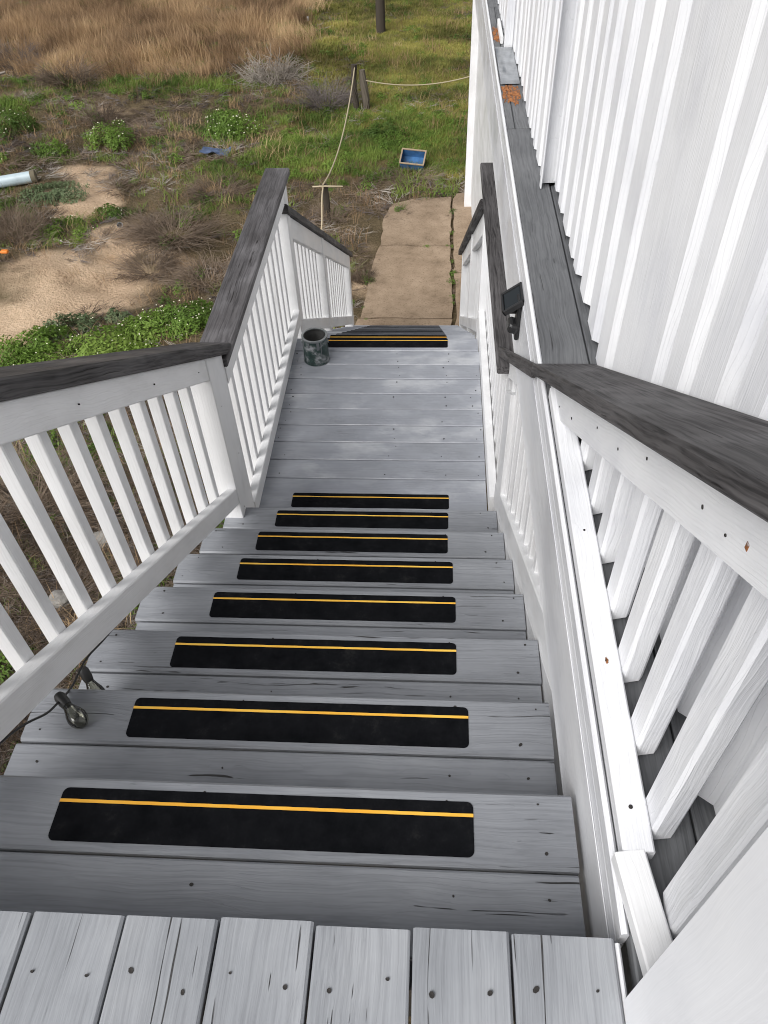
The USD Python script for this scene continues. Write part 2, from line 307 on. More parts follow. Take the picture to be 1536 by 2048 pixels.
def zone(u, v, spec):
    w = np.zeros_like(u)
    for cu, cv, ru, rv, s in spec:
        d2 = ((u - cu) / ru) ** 2 + ((v - cv) / rv) ** 2
        w = np.maximum(w, s * np.clip(1.35 - d2, 0, 1))
    return w

SAND = [(160, 400, 80, 42, 1), (230, 225, 45, 16, .8), (150, 565, 200, 62, 1), (40, 640, 110, 45, 1), (330, 530, 50, 40, .6), (170, 345, 60, 18, .9), (0, 700, 60, 40, 1), (240, 480, 60, 40, .8), (735, 450, 25, 60, .35), (725, 600, 25, 60, .35)]
LAWN = [(790, 80, 190, 140, 1), (780, 200, 170, 70, .7), (620, 40, 60, 60, .6), (900, 150, 90, 200, .8)]
LUSH = [(600, 310, 110, 50, 1), (830, 275, 130, 70, 1), (340, 170, 210, 20, .9), (700, 290, 80, 60, .9), (500, 345, 80, 30, .6), (880, 300, 70, 60, .8), (640, 240, 130, 30, .8), (100, 170, 120, 18, .5), (380, 440, 90, 40, .25), (180, 930, 160, 60, .4), (460, 1000, 60, 90, .4), (245, 5, 80, 14, .8), (430, 22, 40, 12, .6), (20, 240, 60, 40, .4), (560, 420, 40, 40, .3), (60, 30, 60, 14, .5), (420, 60, 30, 10, .5), (560, 60, 50, 20, .4), (300, 110, 60, 14, .35)]
TALL = [(120, 60, 220, 70, 1), (350, 70, 260, 80, 1), (540, 70, 80, 80, .9), (200, 130, 200, 30, .9), (100, 0, 300, 60, 1), (450, 0, 200, 50, 1)]

xs = np.concatenate([np.linspace(-120, -17, 16)[:-1], np.arange(-17, 4.01, .09), np.linspace(4, 120, 16)[1:]])
ys = np.concatenate([np.linspace(-100, -1, 12)[:-1], np.arange(-1, 28.01, .09), np.linspace(28, 320, 20)[1:]])
gx, gy = np.meshgrid(xs, ys, indexing='ij')
gzv = gz(gx, gy)
on_path = (gx > -1.05) & (gx < 1.2) & (gy < 11.4)
gzv = np.where(on_path, ZG - .02, gzv)
P = np.stack([gx, gy, gzv], -1).reshape(-1, 3)
nx, ny = gx.shape
i = np.arange(nx * ny).reshape(nx, ny)
Fg = np.stack([i[:-1, :-1], i[1:, :-1], i[1:, 1:], i[:-1, 1:]], -1).reshape(-1, 4)
pu, pv, pd = pix(P)
ok = pd > .5
edge = (meshkit.fbm(P * np.array([1.7, 1.7, 0]), 5, 21) - .5) * 2.0
def zmask(spec):
    w = np.where(ok, zone(np.where(ok, pu, -9999), np.where(ok, pv, -9999), spec), 0)
    return np.clip((w + edge * np.clip(w * 3, 0, 1) - .15) * 1.6, 0, 1)
zs, zl, zh = zmask(SAND), zmask(LAWN), zmask(LUSH)
far = ~((pu > -300) & (pu < 1900) & (pv > -250) & ok)
zl = np.where(far & (P[:, 1] > 8) & (P[:, 0] > -2.5), 1, zl)
M['ground'] = usdkit.material(stage, L('ground'), {
    'm': ('attribute', {'attribute': 'cover'}), 's': ('separate_xyz', {}), 'g': ('geometry', {}),
    'n1': ('noise_texture', {'scale': 1.7, 'detail': 8.0, 'roughness': 0.7}), 'n2': ('noise_texture', {'scale': 28.0, 'detail': 5.0, 'roughness': 0.7}), 'n3': ('noise_texture', {'scale': 9.0, 'detail': 4.0}),
    'soil': ('rgb_ramp', {'ramp': [(0.30, (0.050, 0.038, 0.022)), (0.5, (0.130, 0.100, 0.058)), (0.70, (0.25, 0.195, 0.12))]}),
    'sand': ('rgb_ramp', {'ramp': [(0.32, (0.27, 0.185, 0.12)), (0.42, (0.55, 0.395, 0.265)), (0.54, (0.68, 0.505, 0.345)), (0.66, (0.78, 0.61, 0.45))]}),
    'lawn': ('rgb_ramp', {'ramp': [(0.32, (0.10, 0.085, 0.028)), (0.52, (0.20, 0.17, 0.055)), (0.70, (0.30, 0.24, 0.10))]}),
    'x1': ('mix_color', {}), 'x2': ('mix_color', {}), 'mf': ('mix_float', {'fac': 0.5}),
    'b': ('bump', {'strength': 1.0, 'distance': 0.05}), 'p': ('principled_bsdf', {'roughness': 0.95, 'specular_ior_level': 0.1})},
    [('m.vector', 's.vector'), ('g.position', 'n1.vector'), ('g.position', 'n2.vector'), ('g.position', 'n3.vector'), ('n1.fac', 'mf.a'), ('n2.fac', 'mf.b'), ('mf.result', 'soil.fac'), ('mf.result', 'sand.fac'), ('mf.result', 'lawn.fac'),
     ('soil.color', 'x1.a'), ('lawn.color', 'x1.b'), ('s.y', 'x1.fac'), ('x1.result', 'x2.a'), ('sand.color', 'x2.b'), ('s.x', 'x2.fac'), ('x2.result', 'p.base_color'), ('n2.fac', 'b.height'), ('b.normal', 'p.normal')], surface='p.BSDF')
put('ground', (P, Fg), M['ground'], smooth=True, label='rough sandy ground below the stairs with scrub and grass', kind='structure', attrs={'cover': np.stack([zs, np.maximum(zl, zh * .6), zh], 1)})

# concrete path at the foot of the lower flight
path = thing('concrete_path', 'sandy concrete path at the foot of the stairs, cracked and stained', None, kind='structure')
def slab(poly, top=.0, parent=path):
    poly = Polygon(poly).segmentize(.12)
    c = np.array(poly.exterior.coords)[:-1]
    j = (meshkit.noise(np.c_[c * 6, np.zeros(len(c))], 4) - .5)[:, None] * .035 + (rng.uniform(-1, 1, c.shape)) * .008
    mesh = trimesh.creation.extrude_polygon(Polygon(c + j).buffer(0), .10, engine='earcut')
    mesh.apply_translation([0, 0, ZG - .075 + top])
    return put('slab', mesh, M['concrete'], parent)
slab([(-1.0, 6.9), (.135, 6.9), (.14, 7.93), (-.98, 7.94)], .004)
slab([(-.95, 7.97), (.14, 7.96), (.14, 9.70), (-.80, 9.73), (-.88, 9.2)], .0)
slab([(-.79, 9.76), (.14, 9.73), (.155, 11.2), (-.40, 11.15), (-.70, 10.98), (-.80, 10.5)], -.004)
slab([(.185, 6.9), (.85, 6.9), (.85, 9.0), (.185, 9.0)], .008)
slab([(.185, 9.03), (.85, 9.03), (.85, 11.35), (.25, 11.3), (.185, 11.1)], .012)

# ------------------------------------------------------------------ upper deck
deck = thing('upper_deck', 'light gray weathered plank deck at the head of the stairs', 'deck')
x = 0.189; nl = []
for n in range(11):
    wd = .147 if n == 0 else .1402
    box_board('plank', (x - wd, -1.6, -.036 + rng.uniform(-.002, .001)), (x, .342 + rng.uniform(-.006, .003), rng.uniform(-.0015, .001)), 'y', M['deck_gray'], deck, ch=.004)
    nl += [(x - wd * .22, .262 + rng.uniform(-.02, .015), 0.0005), (x - wd * .8, .262 + rng.uniform(-.02, .015), .0005)]
    x -= wd + .0041
nails(nl, deck, .0032)
box_board('joist', (-1.36, .27, -.22), (.185, .31, -.04), 'x', M['tread_gray'], deck)
box_board('joist', (-1.36, -1.5, -.22), (.185, -1.46, -.04), 'x', M['tread_gray'], deck)
for sx in (-1.25, .12):
    for sy in (-1.3, .1):
        box_board('post', (sx - .07, sy - .07, ZG - .1), (sx + .07, sy + .07, -.221), 'z', M['white_wood'], deck)

# ------------------------------------------------------------------ flights of stairs
def grip_strip(x1, w, y0, d, z, parent):
    m = sbox(x1 - w, y0, x1, y0 + d).buffer(-.012).buffer(.012, quad_segs=5)
    e = trimesh.creation.extrude_polygon(m, .0022, engine='earcut'); e.apply_translation([0, 0, z - .0006])
    s = put('anti_slip_strip', e, M['strip'], parent)
    yl = trimesh.creation.box((w, .0062, .0012)); yl.apply_translation([x1 - w / 2, y0 + d * .745, z + .0019])
    put('yellow_line', yl, M['yellow'], s)

XO = [0.0026, 0.0093, -0.008, 0.0005, 0.0006, -0.0112, -0.0022, 0.0083]
stairs = thing('upper_staircase', 'gray plank staircase from upper deck down to landing, black anti-slip strips', 'staircase')
nl = []
for n in range(7):
    z = -(n + 1) * H; y = .497 + n * RUN
    xr = {0: .188, 1: .198}.get(n, XRT)
    ez = rng.uniform(-.001, .001)
    box_board('tread_board', (XL + rng.uniform(-.006, .006), y, z - .038), (xr, y + .140, z), 'x', M['tread_gray'], stairs, ch=.006)
    box_board('tread_board', (XL + rng.uniform(-.006, .012), y - .152, z - .040), (xr - .002 + rng.uniform(-.003, .001), y - .0055, z - .0015), 'x', M['tread_gray'], stairs, ch=.005)
    grip_strip(XO[n], .7924, .5129 + n * RUN, .1016, z, stairs)
    for xx_ in (-.97, -.52, -.05, xr - .05):
        nl += [(xx_ + rng.uniform(-.03, .03), y + .028, z), (xx_ + rng.uniform(-.03, .03), y + .118, z), (xx_ + rng.uniform(-.03, .03), y - .05, z - .0015)]
nl = [q for q in nl if not (-.79 < q[0] < .01 and min(abs(q[1] - (.5129 + n * RUN) - .05) for n in range(7)) < .052)]
nails(nl, stairs, .0029)
for sx in (-.96, -.42, .15):
    y0, y1 = .30, 2.62
    board('stringer', (sx, y0, NC - K * y0 - .25 - .06), (0, y1 - y0, -K * (y1 - y0)), (.038, 0, 0), (0, 0, .20), M['tread_gray'], stairs)

landing = thing('stair_landing', 'gray plank landing between the two flights, paint can on its far left corner', 'landing')
edges = [2.632] + [2.8755 + .143 * k for k in range(9)] + [YE - .020]
for a, b in zip(edges[:-1], edges[1:]):
    box_board('plank', (-.944 + rng.uniform(-.004, .004) - .06, a, ZL - .036), (.20 + rng.uniform(-.004, .003), b - .0050, ZL + rng.uniform(-.0012, .0008)), 'x', M['landing_gray'], landing, ch=.004)
grip_strip(XO[7], .7924, .5129 + 7 * RUN, .1016, ZL, landing)
grip_strip(.010, .7924, YE - .1275, .1000, ZL, landing)
nl = []
for a, b in zip(edges[1:-1], edges[2:]):
    for xx_ in (-.9, -.30, .0, .16):
        if rng.random() < .8: nl.append((xx_ + rng.uniform(-.03, .03), a + .03, ZL))
        if rng.random() < .7: nl.append((xx_ + rng.uniform(-.03, .03), b - .035, ZL))
nails(nl[:-8], landing, .0036)
for sy in (2.75, 3.45, 4.10):
    box_board('joist', (-1.0, sy - .02, ZL - .20), (.20, sy + .02, ZL - .037), 'x', M['tread_gray'], landing)
for sx in (-.93, .13):
    for sy in (2.85, 3.95):
        box_board('support_post', (sx - .045, sy - .045, ZG - .1), (sx + .045, sy + .045, ZL - .201), 'z', M['white_wood'], landing)

lower = thing('lower_staircase', 'gray plank staircase from landing down to the concrete path', 'staircase')
for n in range(11):
    z = ZL - (n + 1) * H; y = YE - .140 + (n + 1) * RUN
    box_board('tread_board', (-1.0, y, z - .038), (.20, y + .140, z), 'x', M['landing_gray'], lower, ch=.005)
    box_board('tread_board', (-1.0, y - .150, z - .039), (.20, y - .005, z - .001), 'x', M['landing_gray'], lower, ch=.005)
    grip_strip(.010 - .002 * n, .7924, y + .0275, .1016, z, lower)
for sx in (-.93, -.40, .13):
    y0, y1 = YE + .02, YE + 11 * RUN + .30
    board('stringer', (sx, y0, NCL - K * y0 - .31), (0, y1 - y0, -K * (y1 - y0)), (.038, 0, 0), (0, 0, .20), M['tread_gray'], lower)

def blob(x0, x1, y0, y1, z, seed, n=40):
    r = np.random.default_rng(seed); a = np.linspace(0, 2 * math.pi, n, endpoint=False)
    rad = .72 + .5 * r.random(n) ** 2
    P_ = np.c_[(x0 + x1) / 2 + (x1 - x0) / 2 * np.clip(np.cos(a) * rad * 1.2, -1, 1), (y0 + y1) / 2 + (y1 - y0) / 2 * np.sin(a) * rad]
    m_ = trimesh.creation.extrude_polygon(Polygon(P_).buffer(0), .0012, engine='earcut'); m_.apply_translation([0, 0, z]); return m_

# ------------------------------------------------------------------ railings
def sloped(name, x0, x1, y0, y1, c0, c1, mat, parent, ch=.004, k=K, **kw):
    """board following a flight: x0..x1 wide, between the lines z = c0 - k*y and c1 - k*y, with plumb ends"""
    c = (c0 + c1) / 2
    return board(name, ((x0 + x1) / 2, y0, c - k * y0), (0, y1 - y0, -k * (y1 - y0)), (x1 - x0, 0, 0), (0, 0, c1 - c0), mat, parent, ch, **kw)

def upright(name, x0, x1, y0, y1, z0, ztop, mat, parent, ch=.003, k=K, zb=None):
    """vertical square piece with a top cut along the slope (ztop is at its middle); z0 may slope as well (zb)"""
    w, d = x1 - x0, y1 - y0
    ym = (y0 + y1) / 2
    V, F, Gc = beam(((x0 + x1) / 2, ym, z0), (0, 0, ztop - z0), (w, 0, 0), (0, d, 0), ch)
    V[:8, :2] += rng.uniform(-.0018, .0018, 2); V[8:, :2] += rng.uniform(-.0018, .0018, 2)
    V[8:, 2] -= k * (V[8:, 1] - ym)
    if zb: V[:8, 2] -= zb * (V[:8, 1] - ym)
    return put(name, (V[F].reshape(-1, 3), np.arange(len(F) * 3).reshape(-1, 3)), mat, parent, gc=Gc[F].reshape(-1, 3))

WW = M['white_wood']
# left, upper flight
ra = thing('stair_railing', 'white baluster railing with dark cap along left side of the upper flight', 'railing', group='white railings along the stairs')
sloped('cap', -1.105, -.930, .15, 2.70, 1.045, 1.100, M['cap_brown'], ra, ch=.006)
sloped('top_rail', -.988, -.950, .20, 2.40, .940, 1.044, WW, ra)
sloped('bottom_rail', -.994, -.950, .34, 2.40, .250, .346, WW, ra)
for n in range(-4, 11):
    y = .910 + .1357 * n
    upright('baluster', -1.034, -.9945, y, y + .038, .24 - K * (y + .019), 1.04 - K * (y + .019), WW, ra, zb=K)
upright('post', -1.035, -.946, 2.402, 2.600, ZL - .3, 1.043 - K * 2.5, WW, ra)
upright('post', -1.035, -.946, .22, .31, -.30, 1.043 - K * .265, WW, ra)

# left, landing
rb = thing('stair_railing', 'white baluster railing with level dark cap along left side of landing', 'railing', group='white railings along the stairs')
box_board('cap', (-1.072, 2.60, -.625), (-.929, 4.49, -.587), 'y', M['cap_gray'], rb, ch=.006)
box_board('top_rail', (-.986, 2.62, -.725), (-.948, 4.33, -.626), 'y', WW, rb)
box_board('bottom_rail', (-.984, 2.602, ZL + .004), (-.942, 4.33, ZL + .092), 'y', WW, rb)
n = 0; y = 2.66
while y < 4.30:
    box_board('baluster', (-1.024, y, ZL - .02), (-.9845, y + .038, -.627), 'z', WW, rb); y += .128
box_board('post', (-1.035, 4.331, ZL - .3), (-.946, 4.42, -.627), 'z', WW, rb)

# left, lower flight
rc = thing('stair_railing', 'white baluster railing with dark cap along left side of the lower flight', 'railing', group='white railings along the stairs')
KC = NCL
sloped('cap', -1.072, -.929, 4.30, 7.46, KC + .825, KC + .880, M['cap_brown'], rc, ch=.006)
sloped('top_rail', -.986, -.948, 4.421, 7.33, KC + .685, KC + .824, WW, rc)
sloped('bottom_rail', -.990, -.946, 4.421, 7.33, KC + .02, KC + .12, WW, rc)
for n in range(0, 21):
    y = 4.50 + .135 * n
    if 5.52 < y < 5.74 or y > 7.2: continue
    upright('baluster', -1.030, -.9905, y, y + .038, KC + .02 - K * (y + .019), KC + .82 - K * (y + .019), WW, rc, zb=K)
upright('post', -1.036, -.9445, 5.56, 5.65, KC - .3 - K * 5.6, KC + .823 - K * 5.605, WW, rc)
upright('post', -1.036, -.9445, 7.20, 7.29, ZG - .1, KC + .823 - K * 7.245, WW, rc)

# right, upper flight (its head stands on the ledge of the house)
rd = thing('stair_railing', 'white baluster railing with broad dark cap between the upper flight and house wall', 'railing', group='white railings along the stairs')
CR0 = .012
sloped('cap', .182, .349, -.35, 1.735, 1.040 + CR0, 1.088, M['cap_brown'], rd, ch=.006)
sloped('cap', .182, .1985, 1.737, 2.66, 1.040, 1.086, M['cap_brown'], rd, ch=.004)
sloped('top_rail', .225, .263, .265, 1.735, .942, 1.051, M['white_rough'], rd)
sloped('top_rail', .2225, .263, 1.737, 2.64, .940, 1.039, WW, rd)
sloped('bottom_rail', .2215, .259, .98, 2.64, .175, .325, WW, rd)
sloped('skirt_board', .2225, .2585, .43, 2.62, -.16, .1745, WW, rd)
for n in range(0, 8):
    y = .352 + .1405 * n
    zt = .945 + .09 - K * (y + .02)
    V, F, Gc = beam((.2825, y + .02, .004), (0, 0, zt - .004), (.038, 0, 0), (0, .060, 0), .006)
    V[8:, 2] -= K * (V[8:, 1] - (y + .02))
    V[:8, 2] += np.clip((V[:8, 1] - (y + .012)), 0, 1) * .8 + np.clip(V[:8, 0] - .277, 0, 1) * .5
    put('baluster', (V[F].reshape(-1, 3), np.arange(len(F) * 3).reshape(-1, 3)), M['white_rough'], rd, gc=Gc[F].reshape(-1, 3))
for n in range(0, 13):
    y = 1.03 + .125 * n
    if y > 2.56: break
    ztop = min(-.045, .96 - K * (y + .019))
    upright('baluster', .2395, .277, y, y + .038, .20 - K * (y + .019), ztop, WW, rd, zb=K, k=0)
box_board('sill_rail', (.2135, .452, .0035), (.2625, 1.60, .036), 'y', M['white_rough'], rd)
V, F, Gc = beam((.224, .452, .020), (.026, -.20, 0), (.047, .006, 0), (0, 0, .034), .003)
put('sill_rail', (V[F].reshape(-1, 3), np.arange(len(F) * 3).reshape(-1, 3)), WW, rd, gc=Gc[F].reshape(-1, 3))
upright('post', .1915, .330, .085, .264, .002, .93, M['white_smooth'], rd)
upright('post', .2215, .310, 2.42, 2.60, ZL - .3, -.68, WW, rd)
nails([(.236, .52, .036), (.238, .79, .036), (.238, 1.11, .036)], rd, .0042)
put('rust_spot', blob(.2355, .2405, .782, .796, .0362, 5), M['rust'], rd)

# right, landing
re_ = thing('stair_railing', 'white baluster railing with level dark cap on house side of landing', 'railing', group='white railings along the stairs')
box_board('cap', (.174, 2.56, -.625), (.312, 4.53, -.587), 'y', M['cap_brown'], re_, ch=.006)
box_board('top_rail', (.207, 2.66, -.725), (.245, 4.33, -.626), 'y', WW, re_)
box_board('bottom_rail', (.203, 2.662, ZL - .02), (.243, 4.33, ZL + .088), 'y', WW, re_)
y = 2.70
while y < 4.30:
    box_board('baluster', (.2455, y, ZL - .02), (.284, y + .038, -.627), 'z', WW, re_); y += .128
box_board('post', (.205, 4.331, ZL - .3), (.294, 4.42, -.627), 'z', WW, re_)

# right, lower flight
rf = thing('stair_railing', 'white baluster railing with dark cap on house side of the lower flight', 'railing', group='white railings along the stairs')
sloped('cap', .170, .312, 4.30, 7.50, KC + .845, KC + .900, M['cap_brown'], rf, ch=.006)
sloped('top_rail', .207, .245, 4.421, 7.36, KC + .705, KC + .844, WW, rf)
sloped('bottom_rail', .203, .247, 4.421, 7.36, KC + .02, KC + .12, WW, rf)
for n in range(0, 21):
    y = 4.50 + .135 * n
    if 5.52 < y < 5.74 or y > 7.2: continue
    upright('baluster', .2475, .286, y, y + .038, KC + .02 - K * (y + .019), KC + .82 - K * (y + .019), WW, rf, zb=K)
upright('post', .2015, .294, 5.56, 5.65, KC - .3 - K * 5.6, KC + .843 - K * 5.605, WW, rf)
upright('post', .2015, .294, 7.20, 7.29, ZG - .1, KC + .843 - K * 7.245, WW, rf)

for (rl, x_, pts_) in ((ra, -.9498, [(y_, .99 - K * y_) for y_ in (1.02, 1.45, 1.9, 2.3)] + [(2.46, -.72), (2.54, -1.05), (2.45, -1.3)]),
                      (rd, .2248, [(y_, .995 - K * y_ + rng.uniform(-.02, .02)) for y_ in (.42, .56, .63, .84, .98, 1.13, 1.35, 1.5)])):
    s_ = 1 if x_ < 0 else -1
    vs_ = [(x_ if s_ < 0 else x_ + .0014, a_, b_) for a_, b_ in pts_]
    nails(vs_, rl, .0026, normal=0)
put('rust_spot', trimesh.creation.box((.0012, .006, .009), transform=trimesh.transformations.translation_matrix((.2247, .515, .985 - K * .515))), M['rust'], rd)

# ------------------------------------------------------------------ house
house = thing('house', 'white ribbed-board house wall with gray ledge on right of the stairs', 'house')
WR = M['white_rough']
def ribbed(y0, y1, xb, z0, z1, pitch=.147, seed=1, wide=()):
    """ribbed vertical siding facing -x: outline in (y, x), extruded upwards"""
    r = np.random.default_rng(seed)
    pts = []; y = y0
    while y < y1 - .02:
        skip = [w for w in wide if w[0] <= y + .02 < w[1]]
        p = (skip[0][1] - y) if skip else pitch * r.choice([.72, .88, 1.0, 1.0, 1.12, 1.3])
        p = min(p, y1 - y)
        d = .022 * r.uniform(.75, 1.1)
        g = p * r.uniform(.42, .56) if p < .25 else .07
        pts += [(y, xb), (y + (p - g) - .004, xb + r.uniform(-.001, .001)), (y + (p - g) + .012, xb + d), (y + p - .020, xb + d), (y + p - .002, xb)]
        y += p
    pts = [q for q in pts if q[0] <= y1]
    pts.append((y1, xb))
    o = np.array(pts); o[:, 1] += (meshkit.noise(np.c_[o[:, 0] * 3, o[:, 0] * 0, o[:, 0] * 0], seed) - .5) * .006
    back = [(y1, xb + .05), (y0, xb + .05)]
    poly = np.vstack([o, back]); n = len(poly)
    V = np.vstack([np.c_[poly[:, 1], poly[:, 0], np.full(n, z0)], np.c_[poly[:, 1], poly[:, 0], np.full(n, z1)]])
    V[:n, 2] += r.uniform(-.003, .003, n)
    F = []
    for a in range(n):
        b = (a + 1) % n
        F += [(a, a + n, b), (b, a + n, b + n)]
    cap = trimesh.creation.triangulate_polygon(Polygon(poly), engine='earcut')
    cv, cf = cap
    lut = [int(np.argmin(((poly - q) ** 2).sum(1))) for q in cv]
    for t in cf:
        t = [lut[q] for q in t]
        F += [(t[0], t[1], t[2]), (t[0] + n, t[2] + n, t[1] + n)]
    V, F = np.array(V), np.array(F)
    tm = trimesh.Trimesh(V, F, process=False); trimesh.repair.fix_normals(tm); F = tm.faces
    gc = np.c_[V[:, 2], V[:, 1] + seed * .37, V[:, 0] - xb + .05]
    return V[F].reshape(-1, 3), gc[F].reshape(-1, 3)
for (a, b, xb, sd, wide) in ((-2.2, 2.872, .352, 3, ((1.30, 1.655), (-.9, -.6))), (2.874, 4.56, .307, 5, ()), (4.562, 10.93, .272, 8, ())):
    z0 = .006 if b > 3 else .016
    V, Gc = ribbed(a, b, xb, z0, 2.75, seed=sd, wide=wide)
    put('siding_panel', (V, np.arange(len(V)).reshape(-1, 3)), WR, house, gc=Gc)
trim = box_board('corner_trim', (.300, 2.835, .003), (.3055, 2.868, 2.75), 'z', WR, house)
box_board('corner_trim', (.262, 4.51, .003), (.3055, 4.559, 2.75), 'z', WR, house)
def mark(y_, z_, l, w_, seed):
    r = np.random.default_rng(seed); t_ = np.linspace(0, 1, 9)
    up_ = np.c_[(t_ - .5) * l, np.sin(t_ * math.pi) * w_ * r.uniform(.4, 1.2, 9)]; dn_ = np.c_[(t_ - .5) * l, -np.sin(t_ * math.pi) * w_ * r.uniform(.2, 1.0, 9)][::-1]
    m_ = trimesh.creation.extrude_polygon(Polygon(np.vstack([up_, dn_])).buffer(.0003), .0012, engine='earcut')
    v_ = m_.vertices; m_.vertices = np.c_[v_[:, 2], v_[:, 1], v_[:, 0]]; m_.invert(); m_.apply_translation([.3500, y_, z_]); return m_
for q_, (y_, z_, l_, w_) in enumerate(((.36, .16, .05, .005), (.39, .08, .035, .004), (.62, .12, .012, .003), (.75, .30, .02, .003), (1.45, 1.25, .05, .003))):
    put('paint_chip', mark(y_, z_, l_, w_, 60 + q_), M['nail'], house)
# ledge: planks, fascia, edge trim
for (a, b, x0, x1, z) in ((-2.2, 1.1, .2135, .338, 0), (1.104, 3.42, .2135, .338, .0), (3.424, 5.3, .2135, .2475, 0.0), (3.424, 5.3, .2495, .338, .0005), (5.304, 10.93, .2135, .338, 0)):
    box_board('ledge_plank', (x0, a, -.036), (x1, b, z), 'y', M['ledge_gray'], house)
box_board('ledge_plank', (.3425, -2.2, -.037), (.42, 2.87, -.001), 'y', M['ledge_gray'], house)
box_board('edge_strip', (.1905, -1.5, -.12), (.1985, .335, -.004), 'y', WR, house)
box_board('edge_trim', (.2005, .345, -.042), (.2125, 10.95, .004), 'y', WR, house, ch=.004)
box_board('fascia_board', (.2020, .345, -.335), (.2125, 10.95, -.0445), 'y', WR, house)
box_board('fascia_board', (.1995, .3455, -.335), (.2015, 10.95, -.085), 'y', WR, house, ch=.0008)
# rust, metal sheet and white block on the ledge
put('rust_stain', blob(.216, .300, 3.70, 3.985, .0004, 2), M['rust'], house)
put('rust_stain', blob(.214, .255, 4.60, 4.90, .0006, 6), M['rust'], house)
fx, fy = np.meshgrid(np.linspace(.2145, .303, 12), np.linspace(3.955, 4.50, 26), indexing='ij')
fz = .004 + .014 * meshkit.fbm(np.stack([fx * 30, fy * 9, fx * 0], -1), 3, 3) * np.clip((fy - 3.94) * 20, .2, 1)
ii = np.arange(fx.size).reshape(fx.shape)
ff = np.stack([ii[:-1, :-1], ii[1:, :-1], ii[1:, 1:], ii[:-1, 1:]], -1).reshape(-1, 4)
put('metal_sheet', (np.stack([fx, fy, fz], -1).reshape(-1, 3), ff), M['flashing'], house, smooth=True)
box_board('white_block', (.245, 4.585, .002), (.2605, 4.92, .035), 'y', WW, house)
# lower storey
for k_, (a, b) in enumerate(((-2.2, 2.0), (2.004, 5.6), (5.604, 8.3), (8.304, 10.84))):
    box_board('lower_wall_panel', (.460, a, ZG - .05), (.50, b, -.34), 'z', WW, house)
box_board('corner_post', (.342, 10.845, ZG + .03), (.52, 10.96, -.34), 'z', WW, house)
box_board('soffit', (.2125, -2.2, -.338), (.50, 10.94, -.3365), 'y', WW, house, ch=.0005)
box_board('wall_core', (.425, -2.2, ZG + .2), (6.5, 10.92, 2.74), 'y', WW, house, ch=.01)
box_board('roof', (.02, -2.6, 2.76), (6.9, 11.3, 2.9), 'y', M['ledge_gray'], house, ch=.01)

# ------------------------------------------------------------------ solar light on the fascia
def M_concat(l): return trimesh.util.concatenate(l)
def rbox(sz, r=.004):
    import manifold3d as m3
    sx, sy, sz_ = sz
    s = [m3.Manifold.sphere(r, 8).translate((a * (sx / 2 - r), b * (sy / 2 - r), c * (sz_ / 2 - r))) for a in (-1, 1) for b in (-1, 1) for c in (-1, 1)]
    mm = m3.Manifold.batch_hull(s).to_mesh()
    return trimesh.Trimesh(mm.vert_properties[:, :3], mm.tri_verts)
def place(mesh, loc, rx=0, ry=0, rz=0):
    m_ = mesh.copy(); m_.apply_transform(trimesh.transformations.euler_matrix(rx, ry, rz)); m_.apply_translation(loc); return m_
sol = thing('solar_light', 'small black solar lamp with tilted panel fixed on white fascia board', 'lamp', loc=(.199, 2.22, -.13))
T = dict(ry=-.62)
put('solar_panel', place(rbox((.064, .100, .012), .004), (-.026, .02, .035), **T), M['panel_black'], sol)
fr = [place(rbox((.119, .010, .018), .003), (-.040, .02, .035), **T)]
ro = trimesh.transformations.euler_matrix(0, -.62, 0)
fr = []
for (sx, sy, dx, dy) in ((.080, .008, 0, .053), (.080, .008, 0, -.053), (.008, .114, .036, 0), (.008, .114, -.036, 0)):
    b = rbox((sx, sy, .020), .003); b.apply_translation([dx, dy, .001]); b.apply_transform(ro); b.apply_translation([-.026, .02, .035]); fr.append(b)
put('panel_frame', M_concat(fr), M['black_plastic'], sol)
put('lamp_head', M_concat([place(rbox((.036, .06, .035), .010), (-.022, .0, -.050), ry=.3)]), M['black_plastic'], sol)
put('bracket', M_concat([place(rbox((.014, .045, .15), .004), (-.008, .0, -.02)), place(rbox((.05, .02, .02), .006), (-.028, .01, .0))]), M['black_plastic'], sol)

# ------------------------------------------------------------------ paint can
can = thing('paint_can', 'open dark green paint can standing on far left corner of landing', 'paint can', loc=(-.793, 3.925, ZL + .001))
prof = [(0, 0), (.076, 0), (.079, .004), (.0765, .010), (.0765, .166), (.0785, .170), (.0785, .176), (.0730, .178), (.0660, .174), (.0660, .168), (.0735, .160), (.0735, .050), (0, .048)]
prof = np.array(prof)
def lathe(p, k=36): return trimesh.creation.revolve(np.array(p), sections=k)
put('body', lathe(prof[[0, 1, 2, 3, 4]]), M['can_label'], can, smooth=35)
put('rim', lathe([(.0765, .164), (.0795, .170), (.0795, .176), (.0740, .179), (.0665, .175), (.0665, .168), (.0735, .162)]), M['can_rim'], can, smooth=35)
put('inside', lathe([(.0736, .163), (.0730, .055), (0, .050)]), M['can_inside'], can, smooth=35)
dr = []
for a, l, w_ in ((-1.95, .035, .011), (-1.22, .055, .016), (-.98, .10, .005), (-2.5, .05, .010)):
    b = rbox((.003, w_, l), .0013); b.apply_translation([.0778, 0, .168 - l / 2]); b.apply_transform(trimesh.transformations.rotation_matrix(a, [0, 0, 1])); dr.append(b)
put('paint_drips', M_concat(dr), M['drip'], can)
for s in (-1, 1):
    put('handle_ear', place(trimesh.creation.cylinder(.009, .006, sections=14), (s * .079, 0, .13), ry=math.pi / 2), M['can_rim'], can)

